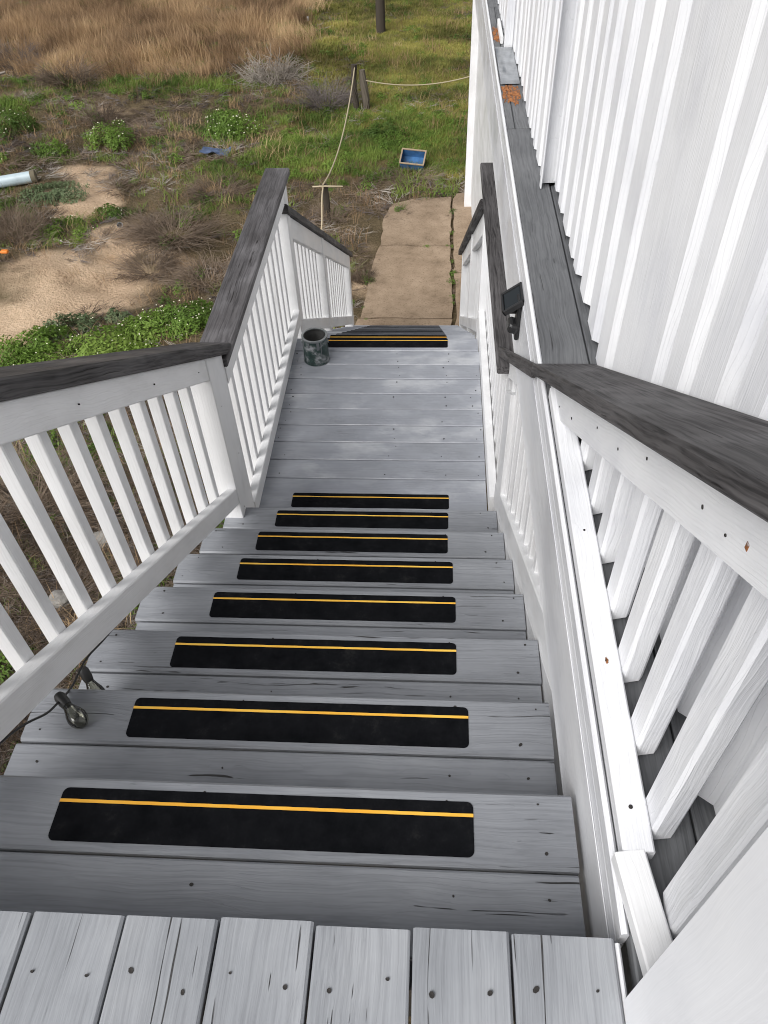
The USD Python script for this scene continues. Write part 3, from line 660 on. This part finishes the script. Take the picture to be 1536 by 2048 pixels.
# ------------------------------------------------------------------ string light lying along the left bottom rail
def tube(pts, r, k=7):
    pts = np.asarray(pts, float)
    t = np.gradient(pts, axis=0); t /= np.linalg.norm(t, axis=1, keepdims=True)
    up = np.array([0, 0, 1.0]); s = np.cross(t, up); bad = np.linalg.norm(s, axis=1) < 1e-3; s[bad] = (1, 0, 0); s /= np.linalg.norm(s, axis=1, keepdims=True); u_ = np.cross(s, t)
    r = np.broadcast_to(r, len(pts))
    a = np.arange(k) / k * 2 * math.pi
    V = (pts[:, None] + r[:, None, None] * (np.cos(a)[None, :, None] * s[:, None] + np.sin(a)[None, :, None] * u_[:, None])).reshape(-1, 3)
    F = []
    for q in range(len(pts) - 1):
        for j in range(k):
            j2 = (j + 1) % k
            F.append((q * k + j, q * k + j2, (q + 1) * k + j2)); F.append((q * k + j, (q + 1) * k + j2, (q + 1) * k + j))
    n = len(pts)
    for j in range(1, k - 1): F += [(0, j + 1, j), ((n - 1) * k, (n - 1) * k + j, (n - 1) * k + j + 1)]
    return trimesh.Trimesh(V, F, process=False)
def spline(ctrl, n=60):
    from scipy.interpolate import CubicSpline
    c = np.array(ctrl, float); t = np.r_[0, np.cumsum(np.linalg.norm(np.diff(c, axis=0), axis=1))]
    return CubicSpline(t, c)(np.linspace(0, t[-1], n))
sl = thing('string_light', 'clear glass bulb on black cable lying on gray step below left railing', 'string light')
put('cable', tube(spline([(-.962, .56, -.105), (-.960, .66, -.168), (-.958, .72, -.205), (-.955, .80, -.275), (-.953, .85, -.325), (-.952, .892, -.350), (-.958, .955, -.392), (-.962, 1.03, -.412), (-.966, 1.12, -.462), (-.970, 1.22, -.520), (-.985, 1.36, -.600)]), .0028), M['cable_black'], sl, smooth=True)
bd = np.array([.075, -.065, -.012]); bd /= np.linalg.norm(bd)
b0 = np.array([-.957, .902, -.352])
rotm = trimesh.geometry.align_vectors([0, 0, 1], bd); rotm[:3, 3] = b0
sk = lathe([(0, -.008), (.010, -.008), (.0135, 0), (.0135, .020), (.0115, .032), (0, .032)], 18); sk.apply_transform(rotm)
put('socket', sk, M['cable_black'], sl, smooth=40)
bp = [(.0105, .030), (.0115, .036), (.0155, .048), (.0205, .060), (.0230, .072), (.0215, .084), (.0170, .094), (.0100, .101), (.0, .104)]
bl = lathe(bp, 22); bl.apply_transform(rotm)
put('bulb', bl, M['glass'], sl, smooth=True)
b2 = np.array([-.975, 1.035, -.45]); rot2 = trimesh.geometry.align_vectors([0, 0, 1], [.3, -.35, -.6]); rot2[:3, 3] = b2
s2 = sk.copy(); s2.apply_transform(np.linalg.inv(rotm)); s2.apply_transform(rot2); put('socket', s2, M['cable_black'], sl, smooth=40)
l2 = bl.copy(); l2.apply_transform(np.linalg.inv(rotm)); l2.apply_transform(rot2); put('bulb', l2, M['glass'], sl, smooth=True)

# ------------------------------------------------------------------ things on the ground
def g3(u, v):
    p = G(u, v)
    for _ in range(4): p = G(u, v, float(gz(p[0], p[1])))
    return p
# fence posts and ropes
pa = g3(733, 222)
fp = thing('fence_post', 'pale gray weathered fence post with rope end, beside darker leaning post', 'post', loc=pa)
put('post', tube([(0, 0, -.15), (.0, 0, .2), (-.03, -.01, .45), (-.05, 0, .68)], [.075, .072, .066, .055], 9), M['raw_wood'], fp, smooth=50, gc=None)
pb = g3(713, 226)
fq = thing('fence_post', 'dark leaning fence post standing behind gray twig bush', 'post', loc=pb)
put('post', tube([(0.02, 0, -.15), (.0, 0, .2), (-.02, .02, .5), (.0, .05, .78)], [.06, .055, .05, .055], 9), M['dark_wood'], fq, smooth=50)
pc = g3(655, 440)
fs_ = thing('fence_post', 'short dark stake with thin stick tied across its top', 'post', loc=pc)
put('post', tube([(0, 0, -.1), (.01, 0, .25), (.0, .02, .50)], [.05, .048, .042], 8), M['dark_wood'], fs_, smooth=50)
put('crossbar', tube([(-.16, -.05, .50), (.0, -.06, .51), (.26, -.05, .50)], [.010, .011, .008], 6), M['rope'], fs_, smooth=True)
r1a = pb + np.array([.01, .0, .74]); r1b = pc + np.array([-.01, -.06, .53])
tt = np.linspace(0, 1, 40)[:, None]
r1 = r1a * (1 - tt) + r1b * tt; r1[:, 2] -= (.55 * 4 * (tt * (1 - tt)))[:, 0] * .5
fall = np.array([pc + np.array([-.02, -.07, .46]), pc + np.array([-.03, -.25, .25]), pc + np.array([-.045, -.5, .02])])
tg = put('rope', tube(np.vstack([r1]), .011, 6), M['rope'], smooth=True, label='pale rope sagging from leaning post down to short stake', category='rope')
put('rope', tube(spline(np.vstack([r1b + [0, -.005, -.03], fall]), 12), .011, 6), M['rope'], smooth=True, label='short rope end hanging from stake down to ground by path', category='rope')
r2a = pa + np.array([0.0, -.03, .52]); r2b = np.array([.62, 15.0, ZG + .50])
r2 = r2a * (1 - tt) + r2b * tt; r2[:, 2] -= (.22 * 4 * (tt * (1 - tt)))[:, 0] * .55
put('rope', tube(r2, .009, 6), M['rope'], smooth=True, label='thin rope stretched from gray fence post across lawn towards house corner', category='rope')
pt = g3(762, 66)
tk = thing('utility_pole', 'dark brown round pole standing on the lawn at top of view', 'pole', loc=pt)
put('pole', tube([(0, 0, -.2), (0, 0, 1), (0, 0.02, 3), (0, .02, 5.5)], [.105, .10, .095, .09], 14), M['dark_wood'], tk, smooth=50)
# pipe
q0, q1 = g3(68, 365), g3(-60, 384)
q0[2] += .09; q1[2] += .07
pp = thing('drain_pipe', 'pale blue plastic pipe lying on sand at left edge', 'pipe')
put('tube', tube([q1, (q0 + q1) / 2, q0], .085, 22), M['pvc'], pp, smooth=40)
dq = (q0 - q1) / np.linalg.norm(q0 - q1)
put('pipe_collar', tube([q0 - dq * .01, q0 + dq * .06], .092, 22), M['pipe_inside'], pp, smooth=40)
# crate
pcb = g3(826, 336)
cr = thing('plastic_crate', 'open blue plastic box with tan rim lying tilted in the grass', 'box', loc=pcb + np.array([0, .0, .02]), rotz=-8)
outer = trimesh.creation.box((.36, .26, .15)); tilt = trimesh.transformations.euler_matrix(.45, .06, 0)
def bx(sz, loc): b = trimesh.creation.box(sz); b.apply_translation(loc); b.apply_transform(tilt); b.apply_translation([0, 0, .10]); return b
put('tray', M_concat([bx((.36, .26, .008), (0, 0, -.07)), bx((.008, .26, .14), (-.18, 0, 0)), bx((.008, .26, .14), (.18, 0, 0)), bx((.36, .008, .14), (0, -.13, 0)), bx((.36, .008, .14), (0, .13, 0))]), M['blue_plastic'], cr)
put('rim', M_concat([bx((.39, .022, .014), (0, -.136, .07)), bx((.39, .022, .014), (0, .136, .07)), bx((.022, .25, .0145), (-.186, 0, .07)), bx((.022, .25, .0145), (.186, 0, .07))]), M['tan_rim'], cr)
# blue sheet, cup, orange litter, white scraps, pale stones
pbq = g3(432, 316)
sx_, sy_ = np.meshgrid(np.linspace(-.22, .24, 16), np.linspace(-.10, .14, 12), indexing='ij')
sz_ = .05 + .12 * meshkit.fbm(np.stack([sx_ * 9, sy_ * 9, sx_ * 0], -1), 3, 5)
ii = np.arange(sx_.size).reshape(sx_.shape); ff = np.stack([ii[:-1, :-1], ii[1:, :-1], ii[1:, 1:], ii[:-1, 1:]], -1).reshape(-1, 4)
put('plastic_sheet', (np.stack([sx_ + .15 * sy_, sy_, sz_], -1).reshape(-1, 3) + pbq, ff), M['blue_dull'], smooth=True, label='crumpled dark blue plastic sheet half buried below white-flowered shrub', category='sheet')
pcu = g3(241, 458)
cu = lathe([(0, 0), (.030, 0), (.042, .13), (.040, .13), (.028, .004)], 18); cu.apply_transform(trimesh.transformations.euler_matrix(1.25, 0, .45)); cu.apply_translation(pcu + np.array([-.02, .05, .045]))
put('plastic_cup', cu, M['clear_cup'], smooth=40, label='discarded clear plastic cup lying on sand', category='cup')
po = g3(16, 520); ob = rbox((.10, .07, .04), .015); ob.apply_translation(po + [0, 0, .12]); put('litter', ob, M['orange'], smooth=40, label='bright orange scrap of litter in brown bush at left edge', category='litter')
ps = g3(3, 168); put('stick', tube([ps + [-.3, -.1, .12], ps + [.0, .0, .18], ps + [.14, .05, .20]], [.03, .028, .022], 7), M['twig_pale'], smooth=True, label='bleached stick poking in at upper left edge', category='stick')
pw = g3(616, 44); wb = rbox((.05, .05, .10), .015); wb.apply_translation(pw + [0, 0, .06]); put('litter', wb, M['clear_cup'], smooth=40, label='tiny white scrap where brown grass meets lawn', category='litter')
def stone(loc, r, seed):
    s = trimesh.creation.icosphere(3, 1.0); n = meshkit.fbm(s.vertices * 1.6 + seed, 4, seed)
    s.vertices *= (.65 + .75 * n)[:, None] * np.array([1, .8, .55]) * r; s.apply_translation(loc); return s
put('stone', stone(g3(125, 1205) + [0, 0, .05], .10, 3), M['rock'], smooth=40, label='pale rubble stone in dead twigs seen through second gap of left railing', category='stone')
put('stone', stone(g3(208, 1085) + [0, 0, .04], .12, 8), M['rock'], smooth=40, label='larger pale stone seen through left balusters near brown twigs', category='stone')

# ------------------------------------------------------------------ vegetation
def blade_tuft(n, rad, h, w, lean, seed, wind=(0, 0), seg=3):
    r = np.random.default_rng(seed)
    a = r.uniform(0, 2 * math.pi, n); d = rad * np.sqrt(r.random(n))
    base = np.c_[np.cos(a) * d, np.sin(a) * d, np.zeros(n) - .01]
    la = r.uniform(0, 2 * math.pi, n); lm = lean * r.uniform(.3, 1.3, n)
    dirv = np.c_[np.cos(la) * lm + wind[0] * r.uniform(.5, 1.3, n), np.sin(la) * lm + wind[1] * r.uniform(.5, 1.3, n), np.ones(n)]
    hh = h * r.uniform(.5, 1.15, n)
    side = np.c_[-np.sin(la), np.cos(la), np.zeros(n)] * (w * r.uniform(.6, 1.2, n))[:, None] / 2
    V = []
    for s in range(seg + 1):
        t = s / seg
        c = base + dirv * [1, 1, 0] * (hh * t ** 1.7)[:, None] + np.c_[np.zeros(n), np.zeros(n), hh * (t - .35 * t * t * np.minimum(1, np.linalg.norm(dirv[:, :2], axis=1)))]
        wd = (1 - t ** 1.5)
        if s < seg: V += [c - side * wd, c + side * wd]
        else: V += [c]
    V = np.stack(V, 1)
    F = []
    for s in range(seg - 1): F += [(2 * s, 2 * s + 1, 2 * s + 3), (2 * s, 2 * s + 3, 2 * s + 2)]
    F += [(2 * seg - 2, 2 * seg - 1, 2 * seg)]
    nv = 2 * seg + 1
    return V.reshape(-1, 3), (np.array(F)[None] + (np.arange(n) * nv)[:, None, None]).reshape(-1, 3)

def twigs(n, R, Hh, r0, seed, branch=3, lie=0.0, droop=0.0):
    """a bush of thin bent tapering three-sided twigs filling a dome of radius R and height Hh"""
    r = np.random.default_rng(seed)
    S = []
    a = r.uniform(0, 2 * math.pi, n); el = np.arcsin(r.uniform(.02 if lie else .05, 1, n)) * (1 - lie)
    base = np.c_[np.cos(a), np.sin(a), np.zeros(n)] * (R * .35 * np.sqrt(r.random(n)))[:, None]
    d = np.c_[np.cos(a) * np.cos(el) * R, np.sin(a) * np.cos(el) * R, np.sin(el) * Hh * 1.1] * r.uniform(.55, 1.1, n)[:, None]
    for b in range(branch + 1):
        if b == 0: p0, dv, rr = base, d, np.full(n, r0)
        else:
            k_ = r.integers(0, n, n * 2)
            t = r.uniform(.3, .9, n * 2)[:, None]
            p0 = base[k_] + d[k_] * t
            dv = d[k_] * .35 + r.normal(0, 1, (n * 2, 3)) * np.array([R, R, Hh * .8]) * .22
            rr = np.full(n * 2, r0 * .5)
        m_ = len(p0); j = r.normal(0, .10, (m_, 3)) * np.linalg.norm(dv, axis=1, keepdims=True)
        pts = np.stack([p0, p0 + dv * .38 + j * .6, p0 + dv * .72 + j, p0 + dv * np.array([1, 1, 1 - droop]) + j * .3], 1)
        S.append((pts, rr))
    Vs, Fs, o = [], [], 0
    for pts, rr in S:
        m_ = len(pts)
        ax = pts[:, -1] - pts[:, 0]; ax /= np.linalg.norm(ax, axis=1, keepdims=True) + 1e-9
        s = np.cross(ax, r.normal(0, 1, (m_, 3))); s /= np.linalg.norm(s, axis=1, keepdims=True) + 1e-9; u_ = np.cross(ax, s)
        ring = []
        for q in range(4):
            w_ = rr * (1 - .78 * q / 3)
            for k_ in range(3):
                an = 2 * math.pi * k_ / 3
                ring.append(pts[:, q] + w_[:, None] * (math.cos(an) * s + math.sin(an) * u_))
        V = np.stack(ring, 1)
        F = []
        for q in range(3):
            for k_ in range(3):
                k2 = (k_ + 1) % 3
                F += [(q * 3 + k_, q * 3 + k2, q * 3 + 3 + k2), (q * 3 + k_, q * 3 + 3 + k2, q * 3 + 3 + k_)]
        Vs.append(V.reshape(-1, 3)); Fs.append((np.array(F)[None] + (np.arange(m_) * 12)[:, None, None]).reshape(-1, 3) + o); o += m_ * 12
    return np.concatenate(Vs), np.concatenate(Fs)

def leaves(n, R, Hh, size, seed, lump=1.1):
    r = np.random.default_rng(seed)
    a = r.uniform(0, 2 * math.pi, n); z = r.random(n)
    rad = (r.random(n) ** .33)
    P_ = np.c_[np.cos(a) * np.sqrt(1 - z * z) * R, np.sin(a) * np.sqrt(1 - z * z) * R, z * Hh] * rad[:, None]
    lumps = meshkit.fbm(np.c_[P_[:, 0] / R * 1.9, P_[:, 1] / R * 1.9, P_[:, 2]] + seed * 3.1, 3, seed)
    keep = lumps > .40 - .1 * lump + .18 * rad
    P_[:, 2] *= .45 + 1.1 * lumps
    an_ = np.arctan2(P_[:, 1], P_[:, 0])
    P_[:, :2] *= (.55 + .95 * meshkit.fbm(np.c_[np.cos(an_) * 1.8, np.sin(an_) * 1.8, np.full(len(an_), seed * 1.7)], 3, seed))[:, None] * 1.15
    P_ = P_[keep]; n = len(P_)
    nrm = P_ / (np.linalg.norm(P_, axis=1, keepdims=True) + 1e-6) + r.normal(0, .6, (n, 3)) + [0, 0, .6]; nrm /= np.linalg.norm(nrm, axis=1, keepdims=True)
    t = np.cross(nrm, r.normal(0, 1, (n, 3))); t /= np.linalg.norm(t, axis=1, keepdims=True); b = np.cross(nrm, t)
    s = size * r.uniform(.6, 1.3, n)[:, None]
    V = np.stack([P_ - t * s, P_ + b * s * .42 + nrm * s * .12, P_ + t * s * 1.05, P_ - b * s * .42 + nrm * s * .12], 1)
    F = np.array([(0, 1, 2), (0, 2, 3)])
    top = P_[(rad[keep] > .8) & (P_[:, 2] > .25 * Hh)]
    return V.reshape(-1, 3), (F[None] + (np.arange(n) * 4)[:, None, None]).reshape(-1, 3), top

def shrub(u, v, ru, hgt, label, mat='leaf', flowers=0, dens=1.0, seed=0, size=.026, squash=.8):
    p = g3(u, v); dep = float(pix(p)[2][0]); R = ru * dep / FPX
    t = thing('shrub', label, 'shrub', loc=p - np.array([0, 0, .03]), group='green plants growing on the sandy ground')
    size = max(size, .0019 * dep)
    V, F, top = leaves(int(2600 * dens * (R / .4) ** 1.6) + 300, R, hgt, size, seed)
    V[:, 1] *= squash
    put('foliage', (V, F), M[mat], t)
    Vt_, Ft = twigs(24, R * .9, hgt * .8, .005, seed + 50, 1); Vt_[:, 1] *= squash
    put('stem', (Vt_, Ft), M['twig'], t)
    if flowers and len(top):
        r = np.random.default_rng(seed); k_ = r.choice(len(top), min(flowers, len(top)), replace=False)
        fl = []
        for q in top[k_]:
            s = trimesh.creation.icosphere(0, .0011 * dep * r.uniform(.6, 1.1)); s.vertices *= [1, 1, .6]; s.apply_translation(q * [1, squash, 1] + [0, 0, .035]); fl.append(s)
        put('flower', M_concat(fl), M['flower'], t, kind='stuff')
    return t

SH = [(28, 262, 48, .36, 'bright green shrub with white flowers at left edge above pipe', 'leaf', 26, 1.2),
      (100, 305, 34, .22, 'small green plant between left-edge flowering shrub and sand', 'leaf', 2, .8),
      (222, 285, 50, .34, 'olive green flowering shrub between bare sand and brown twigs', 'leaf', 22, .8),
      (456, 268, 58, .36, 'bright yellow-green white-flowered shrub above blue plastic sheet', 'leaf', 46, 1.4),
      (110, 388, 60, .14, 'low gray-green creeping plant on sand just below the pipe', 'leaf_gray', 0, .8),
      (120, 468, 66, .18, 'low green plant below the bare sand left of plastic cup', 'leaf', 10, .8),
      (222, 430, 36, .14, 'small green flowering plant just above plastic cup', 'leaf', 6, .7),
      (358, 582, 36, .20, 'small green plant on brown twigs beside landing railing cap', 'leaf', 0, .7),
      (236, 638, 26, .13, 'tiny gray-green plant alone on sand above the dense green bank', 'leaf_gray', 0, .7),
      (85, 700, 92, .22, 'dense green bank of leaves at left edge beside sand', 'leaf', 8, 1.3),
      (150, 660, 62, .18, 'gray-green leaves at upper edge of green bank below sand', 'leaf_gray', 6, .9),
      (205, 702, 74, .25, 'brown-green leafy bank with brown heads in middle of green band', 'leaf', 20, 1.1),
      (300, 672, 76, .25, 'green bank with many white flowers left of stair railing corner', 'leaf', 34, 1.2),
      (385, 650, 74, .25, 'green flowering plants against outer side of stair railing corner', 'leaf', 38, 1.2),
      (0, 322, 22, .18, 'little green tuft cut by left edge above the pipe', 'leaf', 3, .8),
      (95, 745, 100, .22, 'dark green foliage behind the dark cap of left stair railing', 'leaf', 10, 1.1),
      (270, 735, 90, .22, 'green leaves behind the dark cap near stair railing corner', 'leaf', 10, 1.0),
      (35, 1330, 60, .12, 'green weed with white flowers seen through lowest gap of left railing', 'leaf', 8, .9),
      (150, 890, 90, .18, 'green weeds seen through upper gaps of left railing', 'leaf', 6, .8)]
for n, (u, v, ru, hgt, lab, mt, fl, dn) in enumerate(SH):
    shrub(u, v, ru, hgt, lab, mt, fl, dn, seed=100 + n)

def brush(u, v, ru, hgt, label, mat='twig', n=90, r0=.006, seed=0, lie=.0, droop=.2, squash=.8, name='dead_bush'):
    p = g3(u, v); dep = float(pix(p)[2][0]); R = ru * dep / FPX
    r0 = max(r0, .00042 * dep)
    V, F = twigs(n, R, hgt, r0, seed, 3, lie, droop); V[:, 1] *= squash
    V += p - np.array([0, 0, .03])
    return put(name, (V, F), M[mat], None, label=label, category='bush', group='dead bushes in the scrub')
BR = [(548, 168, 66, .55, 'bleached pale dead bush with bare arching branches at lawn edge', 'twig_pale', 130, .010, 0, .5),
      (655, 212, 66, .50, 'gray twiggy bush left of the two fence posts', 'twig_gray', 170, .006, 0, .1),
      (38, 480, 60, .50, 'dark brown dead bush at left edge below pale pipe', 'twig', 200, .006, 0, .1),
      (345, 470, 90, .35, 'broad brown dead bush beyond landing railing cap', 'twig', 220, .006, .2, .2),
      (300, 540, 64, .28, 'brown dead twigs on edge of sand left of landing railing', 'twig', 160, .006, .3, .2),
      (420, 560, 70, .30, 'brown twig heap tucked behind landing railing cap', 'twig', 180, .006, .2, .2),
      (205, 245, 44, .35, 'reddish brown dead bush beside olive flowering shrub', 'twig', 140, .006, 0, .1),
      (335, 265, 80, .25, 'low brown dead brush in middle of scrub left of flowering shrub', 'twig', 180, .006, .3, .1),
      (35, 135, 60, .45, 'dark gray dead bush at upper left edge', 'twig_gray', 160, .006, 0, .1),
      (140, 165, 66, .42, 'dark brown dead bush between tall grass and green strip', 'twig', 170, .006, 0, .1),
      (440, 385, 60, .25, 'brown litter brush just left of landing railing end', 'twig', 140, .006, .3, .1),
      (660, 440, 34, .30, 'brown twigs around short stake by path', 'twig', 90, .005, .2, .1),
      (725, 560, 24, .25, 'brown weeds at left edge of concrete path', 'twig', 80, .005, .1, .1),
      (820, 355, 60, .16, 'low brown dead weeds below the blue plastic box', 'twig', 110, .005, .3, .1),
      (60, 1010, 150, .45, 'dark dead brush seen through leftmost balusters of left railing', 'twig', 210, .0045, .1, .1),
      (240, 1000, 130, .35, 'brown dead brush seen through middle balusters of left railing', 'twig', 200, .0045, .2, .1),
      (110, 1200, 150, .32, 'tangled dead twigs low behind left bottom rail', 'twig', 220, .0035, .3, .1),
      (310, 960, 80, .28, 'dead brush seen through balusters near the landing post', 'twig', 130, .0045, .2, .1),
      (20, 1420, 120, .25, 'dead twigs below left edge of upper flight', 'twig', 160, .0035, .3, .1)]
for n, (u, v, ru, hgt, lab, mt, k_, r0, lie, dr_) in enumerate(BR):
    brush(u, v, ru, hgt, lab, mt, k_, r0, 300 + n, lie, dr_)

def instancer(name, protos, pts, scale, label, seed):
    p = numbered('/World/' + name)
    pi = UsdGeom.PointInstancer.Define(stage, p)
    tg_ = []
    for n, (V, F, mt) in enumerate(protos):
        q = f'{p}/prototypes/tuft_{n:03d}'
        usdkit.mesh(stage, q, (V, F), mt); tg_.append(Sdf.Path(q))
    UsdGeom.Scope.Define(stage, p + '/prototypes')
    pi.CreatePrototypesRel().SetTargets(tg_)
    r = np.random.default_rng(seed); k_ = len(pts)
    pi.CreateProtoIndicesAttr(Vt.IntArray.FromNumpy(r.integers(0, len(protos), k_).astype(np.int32)))
    pi.CreatePositionsAttr(Vt.Vec3fArray.FromNumpy(pts.astype(np.float32)))
    sc = scale * r.uniform(.55, 1.25, k_) * (.55 + .9 * meshkit.fbm(pts * np.array([1.1, 1.1, 0]), 3, seed + 1))
    pi.CreateScalesAttr(Vt.Vec3fArray.FromNumpy(np.repeat(sc[:, None], 3, 1).astype(np.float32)))
    an = (meshkit.fbm(pts * np.array([.55, .55, 0]), 3, seed) - .5) * 6.5 + r.uniform(-.7, .7, k_) if 'dry' in name else r.uniform(0, 2 * math.pi, k_)
    pi.CreateOrientationsAttr(Vt.QuathArray([Gf.Quath(float(math.cos(a / 2)), 0, 0, float(math.sin(a / 2))) for a in an]))
    return meta(pi.GetPrim(), label, name.replace('_', ' '), None, 'stuff')

def scatter(n, spec, seed, base=0.0, x0=-15, x1=1.6, y0=1.2, y1=27, power=1.0, anti=SAND, antiw=1.0):
    r = np.random.default_rng(seed)
    x_ = r.uniform(x0, x1, n); y_ = y0 + (y1 - y0) * r.random(n) ** power
    P_ = np.c_[x_, y_, gz(x_, y_)]
    u_, v_, d_ = pix(P_); good = d_ > .4
    u_ = np.where(good, u_, -9e3); v_ = np.where(good, v_, -9e3)
    w_ = np.maximum(zone(u_, v_, spec), base)
    out = (u_ < -30) | (v_ < -30) | (u_ > 1600)
    if spec is LAWN: w_ = np.where(out & (x_ > -2.6) & (y_ > 11), .9, w_)
    if spec is TALL: w_ = np.where(out & (x_ < -2.6) & (y_ > 15), .9, w_)
    if spec is LUSH: w_ = np.where(out & (x_ < -2.6), .15, w_)
    ed = .45 + 1.1 * meshkit.fbm(np.c_[x_ * 1.3, y_ * 1.3, x_ * 0], 4, seed)
    w_ = w_ * (ed if spec is not TALL else np.clip(ed * 1.9 - .85, .06, 1.3)) - antiw * zone(u_, v_, anti)
    bad = (x_ > -1.06) & (y_ < 11.15 - .5 * (x_ < -.5)) | (x_ > .30) & (y_ < 11.2)
    bad |= (x_ > -1.10) & (y_ < 7.7)
    keep = (r.random(n) < w_) & ~bad
    return P_[keep]

dry_p = [(*blade_tuft(20, .20, .22 + .06 * k_, .008, .75, 40 + k_, (-.95 + .2 * k_, .10 * k_ - .2)), M['dry_grass']) for k_ in range(5)]
instancer('dry_grass', dry_p, scatter(30000, TALL, 1, y0=12), 1.0, 'tall wind-blown dry brown grass at upper left', 11)
lawn_p = [(*blade_tuft(46, .14, .075, .010, .9, 60 + k_), M['lawn']) for k_ in range(5)]
instancer('lawn_grass', lawn_p, scatter(36000, LAWN, 2, x0=-4.5, y0=10.8), 1.0, 'short yellowish green lawn beyond the path', 12)
green_p = [(*blade_tuft(40, .13, .12, .010, .95, 80 + k_), M['green_grass']) for k_ in range(5)]
instancer('green_grass', green_p, scatter(34000, LUSH, 3, base=.11), 1.0, 'lush green grass band across middle of scrub', 13)
lit_p = [(*twigs(16, .22, .10, .0045, 90 + k_, 2, .55, .3), (M['twig'], M['twig_gray'], M['twig'], M['twig_pale'], M['twig'], M['twig'])[k_]) for k_ in range(6)]
instancer('dead_twig_litter', lit_p, np.vstack([scatter(9000, TALL, 27, y0=12, antiw=.2)[::6], scatter(17000, [(0, 0, 1, 1, 0)], 4, base=.45, anti=SAND + LAWN + LUSH, antiw=.42), scatter(4200, [(0, 0, 1, 1, 0)], 24, base=.9, x0=-6.5, x1=-1.1, y0=.8, y1=6.2, anti=[(0, 0, 1, 1, 0)])]), 1.0, 'litter of dead brown twigs spread over the sandy ground', 14)
drb_p = [(*blade_tuft(14, .12, .22, .006, .9, 120 + k_), M['dry_grass']) for k_ in range(4)]
instancer('dry_grass_wisps', drb_p, scatter(17000, [(0, 0, 1, 1, 0)], 5, base=.34, anti=SAND, antiw=.30), 1.0, 'thin dry grass wisps among twigs and sand', 15)
weed_p = []
for k_ in range(4):
    V, F, _ = leaves(260, .12, .09, .016, 140 + k_); weed_p.append((V, F, M['leaf']))
crack = np.c_[np.r_[rng.uniform(.15, .18, 26), rng.uniform(-.70, .12, 12), rng.uniform(-.95, -.82, 20)], np.r_[rng.uniform(8.3, 10.9, 26), rng.uniform(9.70, 9.76, 12), rng.uniform(7.4, 9.6, 20)], np.zeros(58)]
crack[:, 2] = ZG + .01
instancer('path_weeds', weed_p[:1] + [(*twigs(14, .12, .07, .004, 200 + k_, 2, .4, .2), M['twig']) for k_ in range(3)], crack, .55, 'small weeds growing in path cracks', 17)
instancer('ground_weeds', weed_p, scatter(11000, LUSH, 6, base=.13, antiw=.5), 1.0, 'scattered small green weeds among dead twigs', 16)
